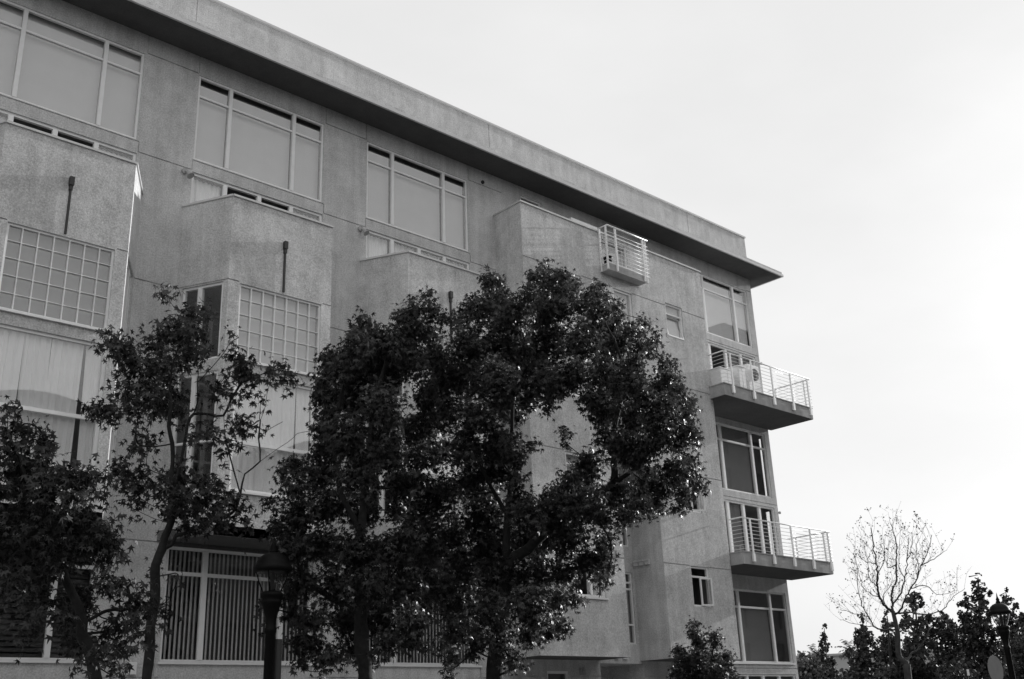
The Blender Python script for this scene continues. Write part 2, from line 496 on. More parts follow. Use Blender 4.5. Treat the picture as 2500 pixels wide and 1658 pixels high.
mb = MB(); mb.box(X0, XE+.765, -.945, -.89, ZS-.008, ZS+.078); mb.build('drip_edge', M['cap'], B)
mb = MB(); mb.box(XE+.71, XE+.764, -.888, 14.7, ZS-.007, ZS+.077); mb.build('drip_edge', M['cap'], B)

# ------------------------------------------------------------------ loft units
def bays(u, first=False):
    x = [u-.16, u+.45, u+2.97, u+3.60]
    pts = [(x[0], 0), (x[1], -BD), (x[2], -BD), (x[3], 0)]
    Ls = [math.dist(pts[i], pts[i+1]) for i in range(3)]
    mb = MB()
    lh = [(.16, Ls[0]-.12, 8.92, 10.62), (.16, Ls[0]-.12, 6.2, 8.66)]
    wallface(mb, pts[0], pts[1], BAYBOT, BAYTOP, lh, gh=[(10.65, 0, Ls[0])], reveal=.10)
    fh = [(.27, .27+2.0, 8.93, 10.62), (.27, .27+2.05, 6.2, 8.66)]
    wallface(mb, pts[1], pts[2], BAYBOT, BAYTOP, fh, gh=[(10.65, 0, .25), (10.65, 2.30, Ls[1])], gv=[(.25, 8.66, 8.93), (2.32, 8.66, 8.93)], reveal=.10)
    rh = [(.12, Ls[2]-.16, 8.92, 10.62), (.12, Ls[2]-.16, 6.2, 8.66)]
    wallface(mb, pts[2], pts[3], BAYBOT, BAYTOP, rh, gh=[(10.65, 0, Ls[2])], reveal=.10)
    mb.build('bay', M['stucco'], B)
    inner = [(x[0]+.12, .0), (x[1]+.06, -BD+.1), (x[2]-.06, -BD+.1), (x[3]-.12, .0)]
    mb = MB(); mb.prism([(p[0], p[1]) for p in (pts[0], pts[1], pts[2], pts[3])], BAYBOT-.004, BAYBOT+.2); mb.build('bay_underside', M['stucco_shaded'], B)
    # terrace floor and coping
    mb = MB(); mb.prism([(x[0]+.16, -.02), (x[1]+.08, -BD+.13), (x[2]-.08, -BD+.13), (x[3]-.16, -.02)], 11.40, 11.55); mb.build('terrace_floor', M['paving'], B)
    mb = MB()
    def off(p, q, e):   # rail of the coping along one edge
        d = (Vector(q)-Vector(p)).normalized(); n = Vector((d.y, -d.x)); return Vector(p)+n*e, Vector(q)+n*e
    for i in range(3):
        a, b = Vector(pts[i]), Vector(pts[i+1]); d = (b-a).normalized(); n = Vector((d.y, -d.x))
        o1, o2, i1, i2 = a+n*.03, b+n*.03, a-n*.13, b-n*.13
        e = .003*i
        mb.prism([tuple(o1), tuple(o2), tuple(i2), tuple(i1)], BAYTOP-.012+e, BAYTOP+.035+e)
        mb.prism([tuple(a-n*.13), tuple(b-n*.13), tuple(b-n*.14), tuple(a-n*.14)], 11.5, BAYTOP)
    mb.build('coping', M['cap'], B)
    return x, pts, Ls

def curtain_folds(w, W, H, seed, z0=.02):
    """full height folded curtain behind a bay window, with dark gaps between the lengths"""
    rr = random.Random(seed)
    x = .05
    while x < W-.1:
        wd = rr.uniform(.30, .80); xe = min(x+wd, W-.05)
        q = MB(); n = max(6, int((xe-x)/.03))
        ph = rr.uniform(0, 6)
        top = H-.03
        sh = rr.uniform(-.03, .05)
        for k in range(n):
            a = x+(xe-x)*k/n; b = x+(xe-x)*(k+1)/n
            ya = .14+.02*math.sin(k*1.3+ph)+.01*math.sin(k*2.9); yb = .14+.02*math.sin((k+1)*1.3+ph)+.01*math.sin((k+1)*2.9)
            q.quad((a+sh, ya, z0), (b+sh, yb, z0), (b, yb, top), (a, ya, top))
        o = bpy.data.objects.new('curtain', q.mesh('curtain', M['blind_lite'], True)); COL.objects.link(o); o.parent = w
        x = xe+rr.choice([.006, .01, .016, .045])

for iu, u in enumerate(UNITS):
    vis = iu >= 2
    k = iu-2
    # loft window
    window(B, (0, 0), 0, u, u+3.38, 13.85, 16.05, [u+.83, u+2.54], [15.52], blind=('blind', 'blind', 'blind'), blind_gap=0.0 if k == 0 else .13,
           set_back=.02 if k else .03, mw=.085)
    # terrace doors
    bl = {0: ['blind_lite', None, None, 'blind_lite'], 1: ['blind_lite', None, None, 'blind_lite'], 2: ['blind_lite']*4}.get(k, ['blind_grey']*4)
    if k == 2: bl = ['blind_lite', 'blind_lite', 'blind_lite', 'blind_lite']
    window(B, (0, 0), 0, u, u+3.41, 11.60, 13.53, [u+.83, u+1.70, u+2.55], [], fw=.06, mw=.10, blind=bl, blind_gap=.06 if k < 2 else .02, name='terrace_door', no_glass=((1, 0), (2, 0)) if k in (0, 1) else ())
    # ground floor
    window(B, (0, 0), 0, u+.08, u+3.40, 3.03, 5.22, [u+.92, u+2.68] if k != 0 else [u+.9, u+2.68], [4.71], mw=.10, fw=.05, tw=.07,
           vslats=34 if k in (1, 2) else 0, hslats=22 if k == 0 else 0, sill=True)
    window(B, (0, 0), 0, u+.08, u+3.40, .35, 2.72, [u+.92, u+2.5], [2.2], mw=.08, fw=.07, name='storefront_window', blind=(None, 'blind_grey', None))
    mb = MB()
    mb.box(u-.0, u+3.45, -.05, -.002, 5.222, 5.285); mb.build('head_shade_strip', M['stucco_shaded'], B)  # dark strip above the window head, standing for shade below the bay
    x, pts, Ls = bays(u)
    angL = math.atan2(pts[1][1]-pts[0][1], pts[1][0]-pts[0][0]); angR = math.atan2(pts[3][1]-pts[2][1], pts[3][0]-pts[2][0])
    # gridded window
    gx = x[1]+.27
    window(B, (pts[1][0], pts[1][1]), 0, .27, 2.27, 8.93, 10.62, [.27+2.0*i/7 for i in range(1, 7)], [8.93+1.69*i/5 for i in range(1, 5)], fw=.045, mw=.015, tw=.015,
           name='gridded_window', blind=['blind_grey' if k <= 0 else 'blind']*7, room=0, sill=True, set_back=.03)
    w = window(B, (pts[1][0], pts[1][1]), 0, .27, 2.32, 6.2, 8.66, [], [7.21], fw=.06, tw=.07, room=0, sill=True)
    curtain_folds(w, 2.05, 2.46, 7+iu)
    for (P, an, L_, lo) in ((pts[0], angL, Ls[0], .16), (pts[2], angR, Ls[2], .12)):
        hi = L_-.12 if lo == .16 else L_-.16
        window(B, P, an, lo, hi, 8.92, 10.62, [lo+.43 if lo == .16 else hi-.43], [], fw=.055, mw=.11, room=0, name='side_window')
        window(B, P, an, lo, hi, 6.2, 8.66, [lo+.43 if lo == .16 else hi-.43], [7.21], fw=.055, mw=.11, room=0, name='side_window')
    # rooms behind the bay
    mb = MB()
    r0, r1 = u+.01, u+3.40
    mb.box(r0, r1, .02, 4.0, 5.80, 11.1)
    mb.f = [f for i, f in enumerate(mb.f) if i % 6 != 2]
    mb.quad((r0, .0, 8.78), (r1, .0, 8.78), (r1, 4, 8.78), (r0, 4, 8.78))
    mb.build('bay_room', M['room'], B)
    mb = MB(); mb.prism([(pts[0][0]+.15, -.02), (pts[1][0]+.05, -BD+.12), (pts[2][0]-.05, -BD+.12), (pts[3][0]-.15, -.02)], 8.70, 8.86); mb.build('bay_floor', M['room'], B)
    # conductor head and downpipe
    xp = u+1.74
    mb = MB(); mb.box(xp-.042, xp+.042, -BD-.09, -BD-.004, 11.68, 11.86)
    mb.box(xp-.03, xp+.03, -BD-.07, -BD-.005, 11.58, 11.68)
    dp = mb.build('drain_head', M['drain'], B)
    mb = MB(); mb.box(xp-.019, xp+.019, -BD-.056, -BD-.012, 10.66, 11.58); q = mb.build('downpipe', M['drain'], B)
    # wall flood lamp beside the terrace doors
    fx, fz = u-.13, 13.40
    fb = MB(); fb.tube([(fx-.06, -.002, fz+.06), (fx-.06, -.06, fz+.06)], .07, 14); fb.tube([(fx-.05, -.05, fz+.05), (fx, -.14, fz)], .03, 8)
    fb.tube([(fx-.02, -.10, fz+.03), (fx+.0, -.15, fz-.05), (fx+.02, -.18, fz-.10)], [.035, .055, .085], 14)
    fb.build('wall_lamp', M['fixture'], B)

# interior floors visible through holes are covered by the room boxes above

# ------------------------------------------------------------------ projecting block with the recess
BY = -1.11
BX0, BX1 = 18.18, 26.09
NX0, NX1, NZ = 21.41, 23.03, 8.38
BZ0, BZ1 = 3.20, 15.24
def V(x): return x-BX0
bh = [(V(21.36), V(22.55), 14.02, 15.16), (V(21.78), V(22.60), 12.64, 13.60), (V(24.15), V(24.96), 12.63, 13.72), (V(24.15), V(24.96), 9.96, 11.09),
      (V(24.15), V(24.97), 7.27, 8.36), (V(24.20), V(25.02), 4.60, 5.72), (V(19.46), V(20.62), 4.64, 5.72), (V(19.40), V(20.42), 12.64, 13.60),
      (V(19.40), V(20.42), 9.96, 11.09), (V(19.40), V(20.42), 7.27, 8.36)]
mb = MB()
L_ = BX1-BX0
ghs = [(13.62, V(18.18), V(19.38)), (13.62, V(20.44), V(21.76)), (13.62, V(22.62), V(24.13)), (13.62, V(24.98), L_), (11.08, 0, V(19.38)), (11.08, V(20.44), V(24.13)), (11.08, V(24.98), L_),
       (8.38, 0, V(19.38)), (8.38, V(23.03), V(24.13)), (8.38, V(24.98), L_), (5.72, V(20.64), V(NX0)), (5.72, V(NX1), V(24.18)), (5.72, V(25.04), L_)]
wallface(mb, (BX0, BY), (BX1, BY), BZ0, BZ1, bh, voids=[(V(NX0), V(NX1), BZ0, NZ)], gh=ghs)
wallface(mb, (BX0, 0), (BX0, BY), BZ0, BZ1)
wallface(mb, (BX1, BY), (BX1, 0), BZ0, BZ1)
wallface(mb, (NX0, BY), (NX0, 0), BZ0, NZ)
wallface(mb, (NX1, 0), (NX1, BY), BZ0, NZ)
mb.quad((NX0, BY, NZ), (NX0, 0, NZ), (NX1, 0, NZ), (NX1, BY, NZ))
mb.build('block_wall', M['stucco'], B)
for xa, xb in ((BX0, NX0), (NX1, BX1)):
    mb = MB(); mb.box(xa+.003, xb-.003, BY+.003, -.002, BZ0-.002, BZ0+.1); mb.build('block_underside', M['stucco_shaded'], B)
mb = MB(); mb.box(BX0-.03, BX1-.2, BY-.035, BY+.14, BZ1, BZ1+.05); mb.box(BX0-.03, BX0+.14, BY+.142, 0, BZ1, BZ1+.049); mb.box(BX1-.198, BX1+.02, BY-.034, BY+.138, BZ1-.002, BZ1+.045)
mb.box(20.21, 21.30, BY+.02, BY+.12, BZ1+.052, BZ1+.17)
mb.build('coping', M['cap'], B)
mb = MB(); mb.box(BX0+.15, BX1-.02, BY+.145, -.002, 14.9, 15.05); mb.build('terrace_floor', M['paving'], B)
P0 = (BX0, BY)
window(B, P0, 0, V(21.36), V(22.55), 14.02, 15.16, [], [], blind='blind', fw=.04, room=.9, name='balcony_door')
window(B, P0, 0, V(21.78), V(22.60), 12.64, 13.60, [], [], blind='blind', fw=.06, room=.9)
window(B, P0, 0, V(19.40), V(20.42), 12.64, 13.60, [], [], blind='blind', fw=.06, room=.9)
window(B, P0, 0, V(19.40), V(20.42), 9.96, 11.09, [], [10.78], blind='blind_lite', fw=.06, room=.9)
window(B, P0, 0, V(19.40), V(20.42), 7.27, 8.36, [], [8.05], blind='blind', fw=.06, room=.9)
def sash(x, z, w, h, ang, hinge='left', tilt=0.0):
    """an opened casement leaf of its own frame and pane"""
    fr = MB(); f = .045
    fr.box(0, f, 0, .045, 0, h); fr.box(w-f, w, 0, .045, 0, h); fr.box(f, w-f, .002, .043, 0, f); fr.box(f, w-f, .002, .043, h-f, h)
    o = bpy.data.objects.new('open_sash', fr.mesh('open_sash', M['white'])); COL.objects.link(o)
    o.parent = B; o.matrix_parent_inverse = world_of(B).inverted(); o.location = (x, BY-.01, z); o.rotation_euler = (tilt, 0, ang)
    p = bpy.data.objects.new('pane', bar_mesh(f, w-f, 0, .008, f, h-f, 'glass')); COL.objects.link(p); p.parent = o; p.location = (f, .018, f)
    return o
window(B, P0, 0, V(24.15), V(24.96), 12.63, 13.72, [], [13.38], blind='blind', fw=.055, room=.9, no_glass=((0, 0),))
sash(24.17, 12.64, .77, .72, 0, tilt=-.2)
window(B, P0, 0, V(24.15), V(24.96), 9.96, 11.09, [], [10.78], blind='blind_lite', fw=.055, room=.9)
window(B, P0, 0, V(24.15), V(24.97), 7.27, 8.36, [], [8.05], fw=.055, room=.9, no_glass=((0, 0),))
sash(24.50, 7.30, .44, .72, -.45)
window(B, P0, 0, V(24.20), V(25.02), 4.60, 5.72, [], [5.43], fw=.055, room=.9, no_glass=((0, 0),))
sash(24.56, 4.63, .43, .78, -.22)
window(B, P0, 0, V(19.46), V(20.62), 4.64, 5.72, [20.12-BX0], [], fw=.07, mw=.06, room=.9, blind=(None, 'blind_lite'), sill=True)
window(B, (X0, 0), 0, U(19.26), U(20.09), 15.2, 16.27, [], [], fw=.05, room=1.2)
window(B, (X0, 0), 0, U(19.46), U(20.24), 1.2, 2.92, [], [], fw=.06, room=1.2)
window(B, (X0, 0), 0, U(22.65), U(22.95), 3.64, 5.58, [], [4.16, 5.12, 5.3], fw=.045, tw=.05, room=1.0, name='slit_window', blind='blind_grey', blind_gap=.45)
window(B, (X0, 0), 0, U(22.65), U(22.93), 6.30, 8.15, [], [6.9], fw=.045, tw=.045, room=1.0, name='slit_window', blind='blind_grey')
# porch recess
mb = MB()
mb.quad((21.42, 1.3, 0), (23.15, 1.3, 0), (23.15, 1.3, 3.13), (21.42, 1.3, 3.13)); mb.build('porch_back_wall', M['stucco'], B)
mb = MB(); mb.box(21.55, 22.30, 1.22, 1.27, .02, 2.75)
for z in (1.0, 2.1): mb.box(21.63, 22.22, 1.20, 1.222, z, z+.5)
mb.build('porch_door', M['white'], B)
mb = MB(); mb.box(20.62, 20.80, -.06, -.004, 2.83, 2.97); mb.box(20.66, 20.76, -.075, -.058, 2.86, 2.94); mb.build('vent_cover', M['fixture'], B)
for yv in (-.15, -.35, -.56):
    mb = MB(); mb.box(NX1-.07, NX1-.004, yv-.075, yv+.075, 5.74, 5.88); mb.box(NX1-.1, NX1-.068, yv-.085, yv+.085, 5.85, 5.885); mb.build('vent_hood', M['cap'], B)
for xv in (22.05, 22.4):
    mb = MB(); mb.box(xv-.09, xv+.09, -.06, -.004, 3.24, 3.31); mb.build('porch_lamp', M['white'], B)
mb = MB(); mb.box(21.08, 21.22, BY-.05, BY-.004, 5.76, 5.9); mb.build('vent_cover', M['fixture'], B)
mb = MB(); mb.box(8.60, 8.76, -.06, -.004, 2.80, 3.02); mb.build('junction_box', M['white'], B)
for (xl, zl) in ((30.62, 8.07), (30.62, 13.37)):
    mb = MB(); mb.tube([(xl-.01, .03, zl-.01), (xl+.07, .03, zl)], .028, 8); mb.ball((xl+.09, .02, zl), .05, 10, 8); mb.build('wall_lamp', M['fixture'], B)

# ------------------------------------------------------------------ end windows
O = (X0, 0)
window(B, O, 0, U(EU), U(EU+3.38), 13.85, 16.02, [U(27.75), U(29.47)], [15.50], mw=.085, blind='blind_white', blind_gap=.12, set_back=.02)
window(B, O, 0, U(EU), U(EU+3.44), 11.31, 13.53, [U(27.78), U(28.68), U(29.54)], [], mw=.10, fw=.06, name='balcony_door', blind=(None, None, 'blind_grey', 'blind_grey'), rx=.20)
window(B, O, 0, U(EU), U(EU+3.44), 8.52, 10.73, [U(27.88), U(29.56)], [10.20], mw=.09, tw=.06, blind=('blind_grey', 'blind_grey', None), rx=.21, slit=(.33, .41, 8.6, 10.68))
window(B, O, 0, U(EU), U(EU+3.48), 6.2, 8.2, [U(27.87), U(28.70), U(29.58)], [], mw=.10, fw=.06, name='balcony_door', blind=('blind_grey', 'blind_grey', None, None), rx=.17, slit=(.33, .47, 6.45, 8.15))
window(B, O, 0, U(EU), U(EU+3.50), 3.21, 5.40, [U(27.88), U(29.56)], [4.87], mw=.09, tw=.06, sill=True, blind=(None, 'blind_grey', None), blind_gap=.5, rx=.15)
window(B, O, 0, U(EU), U(EU+3.52), .3, 2.88, [U(27.91), U(28.74), U(29.59)], [], mw=.10, fw=.06, rx=.13)

# ------------------------------------------------------------------ balconies
def rod(name, pts, r, parent, sides=6):
    mb = MB(); mb.tube(pts, r, sides); return mb.build(name, M['rail'], parent, True)
def balcony(x0, x1, yf, yw, zb, zt, posts, rt, nr, lretY, open_left_to):
    mb = MB(); mb.box(x0, x1, yf, yw, zb, zt); mb.box(x0-.02, x1+.02, yf-.02, yw, zt+.002, zt+.035)
    s = mb.build('balcony', M['slab'], B)
    mb = MB(); mb.box(x0+.012, x1-.012, yf+.012, yw-.002, zb-.012, zb-.002); mb.build('underside_shade', M['stucco_shaded'], s)  # thin sheet whose dark colour stands for shade beneath the slab
    ry = yf+.03; rx0 = x0+.05; rx1 = x1+.05
    path = [(rx0, lretY, 0), (rx0, ry-.06, 0), (rx1, ry-.06, 0), (rx1, -.03, 0)]
    def P(z): return [(a, b, z) for a, b, _ in path]
    mb = MB()
    pth = P(rt); mb.tube(pth, .024, 8); mb.build('top_rail', M['rail'], s, True)
    n = nr
    for k in range(n):
        z = zt+.10+(rt-.10-zt-.12)*k/(n-1)
        rod('rail', P(z), .0075, s, 5)
    def post(x, y, clip):
        mb = MB(); mb.box(x-.022, x+.022, y-.022, y+.022, zt-.25, rt-.02)
        if clip: mb.box(x-.05, x+.05, y-.03, y+.028, zt-.26, zt-.03)
        mb.build('post', M['rail'], s)
    for x in posts: post(x, yf-.055, True)
    post(rx0-.02, lretY-.3, True) if lretY < -1.2 else None
    for y in (yf+.22, yw-.32): post(x1+.055, y, False)
    return s
balcony(25.95, 30.79, -1.68, -.002, 10.94, 11.30, (26.34, 27.43, 28.52, 29.61, 30.62), 12.35, 8, -1.16, None)
balcony(26.12, 30.88, -1.58, -.002, 5.85, 6.19, (26.55, 27.59, 28.66, 29.72, 30.74), 7.20, 8, -1.16, None)
# small balcony on the block
mb = MB(); mb.box(21.30, 22.97, -1.43, BY-.002, 13.95, 14.17); sb = mb.build('balcony', M['slab'], B)
mb = MB()
path = [(21.27, BY-.02), (21.27, -1.50), (23.05, -1.50), (23.05, BY-.02)]
mb.tube([(a, b, 15.33) for a, b in path], .026, 8); mb.build('top_rail', M['rail'], sb, True)
for k in range(9): rod('rail', [(a, b, 14.12+.125*k) for a, b in path], .009, sb, 5)
for x, y in ((21.29, BY-.06), (21.27, -1.44), (21.62, -1.49), (22.83, -1.49), (23.03, -1.42)):
    mb = MB(); mb.box(x-.024, x+.024, y-.024, y+.024, 13.95, 15.32); mb.build('post', M['rail'], sb)
mb = MB(); mb.box(21.33, 22.94, -1.418, -1.38, 14.172, 14.22); mb.build('kick_plate', M['rail'], sb)

# things standing on the balconies
t = empty('planter', (21.47, -1.27, 14.172), 'dark round planter low in the left corner of the small top balcony', 'planter')
mb = MB(); mb.lathe([(.001, 0), (.10, 0), (.13, .22), (.14, .25), (.12, .25), (.11, .2), (.001, .2)], 0, 0, 16); link('pot', mb.mesh('pot', M['dark_metal'], True), t, rel=True)
mb = MB()
for k in range(26):
    a = random.uniform(0, 6.28); r = random.uniform(.02, .1); h = random.uniform(.1, .3)
    mb.tube([(0, 0, .2), (r*.5*math.cos(a), r*.5*math.sin(a), .2+h*.7), (r*math.cos(a), r*math.sin(a), .2+h)], [.006, .008, .002], 4)
link('plant', mb.mesh('plant', M['twig']), t, rel=True)
t = empty('air_conditioner', (27.95, -1.3, 11.34), 'white boxy unit with round grey fan grille standing on the upper corner balcony', 'air conditioner')
mb = MB(); mb.box(-.30, .30, -.16, .16, .06, 1.0); mb.box(-.28, -.2, -.14, .14, 0, .06); mb.box(.2, .28, -.14, .14, 0, .06); link('casing', mb.mesh('casing', M['white_plastic']), t, rel=True)
mb = MB(); mb.tube([(.04, -.185, .68), (.04, -.162, .68)], .20, 24)
for k in range(1, 5): mb.tube([(.04+.046*k*math.cos(a*.2618), -.19, .68+.046*k*math.sin(a*.2618)) for a in range(25)], .006, 4)
link('fan_grille', mb.mesh('fan_grille', M['grille']), t, rel=True)
t = empty('storage_cabinet', (27.22, -1.3, 11.34), 'plain white cabinet on the upper corner balcony, left of the fan unit', 'cabinet')
mb = MB(); mb.box(-.18, .18, -.2, .2, .03, .78); mb.box(-.21, .21, -.23, .23, .782, .81); link('body', mb.mesh('body', M['white_plastic']), t, rel=True)
for s_ in (-1, 1):
    mb = MB(); mb.box(.01 if s_ > 0 else -.165, .165 if s_ > 0 else -.01, -.215, -.202, .06, .75); link('door', mb.mesh('door', M['white_plastic']), t, rel=True)
t = empty('storage_cabinet', (26.45, -1.28, 11.34), 'low white cabinet behind the left corner rail of the upper corner balcony', 'cabinet')
mb = MB(); mb.box(-.36, .36, -.2, .2, .03, .55); mb.box(-.38, .38, -.22, .22, .552, .58); link('body', mb.mesh('body', M['white_plastic']), t, rel=True)
for s_ in (-1, 1):
    mb = MB(); mb.box(.01 if s_ > 0 else -.34, .34 if s_ > 0 else -.01, -.215, -.202, .06, .53); link('door', mb.mesh('door', M['white_plastic']), t, rel=True)

# ------------------------------------------------------------------ street lamps
def make_lamp(loc, label):
    t = empty('street_lamp', loc, label, 'street lamp', 'dark lantern lamps along the street')
    def part(nm, fn, mat, smooth=True, parent=t):
        b = MB(); fn(b); return link(nm, b.mesh(nm, M[mat], smooth), parent, rel=True)
    part('post', lambda b: b.lathe([(.001, 0), (.21, 0), (.21, .08), (.17, .12), (.16, .55), (.12, .62), (.085, .75), (.075, .8), (.066, 2.9), (.08, 2.93), (.08, 2.97), (.062, 3.0), (.075, 3.12), (.115, 3.26), (.135, 3.30), (.14, 3.33), (.12, 3.36), (.15, 3.39), (.155, 3.43), (.115, 3.46), (.001, 3.46)], sides=28), 'dark_metal')
    part('globe', lambda b: b.lathe([(.105, 3.462), (.135, 3.52), (.175, 3.62), (.205, 3.715)], sides=28), 'glass')
    part('bulb', lambda b: b.lathe([(.035, 3.462), (.035, 3.52), (.03, 3.6), (.045, 3.64), (.03, 3.7), (.02, 3.73)], sides=14), 'dark_metal')
    cap = part('cap', lambda b: b.lathe([(.001, 3.722), (.245, 3.72), (.262, 3.735), (.265, 3.79), (.235, 3.81), (.225, 3.85), (.195, 3.905), (.14, 3.95), (.07, 3.98), (.03, 3.985)], sides=28), 'dark_metal')
    part('finial', lambda b: b.lathe([(.05, 3.978), (.06, 4.0), (.035, 4.04), (.045, 4.06), (.02, 4.12), (.008, 4.2), (.001, 4.23)], sides=14), 'dark_metal')
    for k in range(4):
        a = math.pi/4+k*math.pi/2
        part('rib', lambda b: b.tube([(.12*math.cos(a), .12*math.sin(a), 3.455), (.185*math.cos(a), .185*math.sin(a), 3.6), (.222*math.cos(a), .222*math.sin(a), 3.725)], .009, 6), 'dark_metal')
    return t
lamp = make_lamp((7.52, -7.0, 0), 'dark lantern street lamp in front of the vertical-slat window, left of centre')
b = MB(); b.tube([(.135, .02, 2.28), (.135, .02, 2.84)], .055, 16); b.box(.06, .1, 0, .04, 2.4, 2.43); b.box(.06, .1, 0, .04, 2.7, 2.73)
sens = link('canister', b.mesh('canister', M['canister'], False), lamp, rel=True)
l2 = copy_thing(lamp, (26.16, -8.67, 0)); l2['label'] = 'dark lantern street lamp with pointed finial at the far right, before the evergreens'
l3 = copy_thing(lamp, (65.6, 16.3, 1.2)); l3['label'] = 'small distant lantern lamp seen among the dark trees behind the bare tree'
for L2 in (l2, l3):
    for ch in [c for c in bpy.data.objects if c.parent == L2 and c.name.startswith('canister')]: bpy.data.objects.remove(ch)

# round road sign, small white sign, cobra lamp arm
vd = Vector((30.12, 13.49)).normalized()
t = empty('road_sign', (30.12, -6.51, 0), 'round bare-metal back of a road sign at the lower right, left of the lamp post', 'sign')
ang = math.atan2(vd.y, vd.x)+math.radians(60)
ca, sa = math.cos(ang), math.sin(ang)
b = MB(); b.tube([(0, 0, 0), (0, 0, 3.0)], .03, 10); link('post', b.mesh('post', M['dark_metal'], True), t, rel=True)
b = MB(); b.tube([(-.032*ca, -.032*sa, 2.62), (-.038*ca, -.038*sa, 2.62)], .37, 32); link('disc', b.mesh('disc', M['sign_back']), t, rel=True)
t = empty('small_sign', (29.82, -5.87, 0), 'small white rectangular plate on a thin post at the bottom right', 'sign')
b = MB(); b.tube([(0, 0, 0), (0, 0, 2.66)], .02, 8); link('post', b.mesh('post', M['dark_metal'], True), t, rel=True)
b = MB(); b.box(-.05, .07, -.035, -.022, 2.5, 2.66); link('plate', b.mesh('plate', M['white_plastic']), t, rel=True)
t = empty('roadway_lamp', (40.3, -9.5, 0), 'dark road lamp arm poking in at the right edge above the trees', 'street lamp')
b = MB(); b.tube([(0, 0, -.1), (0, 0, 6.0)], [.09, .06], 12); link('pole', b.mesh('pole', M['dark_metal'], True), t, rel=True)
b = MB(); b.tube([(0, 0, 5.72), (-1.0, .6, 5.9), (-2.1, 1.26, 6.0)], .035, 8); link('arm', b.mesh('arm', M['dark_metal'], True), t, rel=True)
b = MB(); b.box(-.45, .45, -.12, .12, -.05, .06); o = link('lamp_head', b.mesh('lamp_head', M['dark_metal']), t, rel=True); o.location = (-2.45, 1.47, 6.02); o.rotation_euler = (0, -.06, math.radians(149))

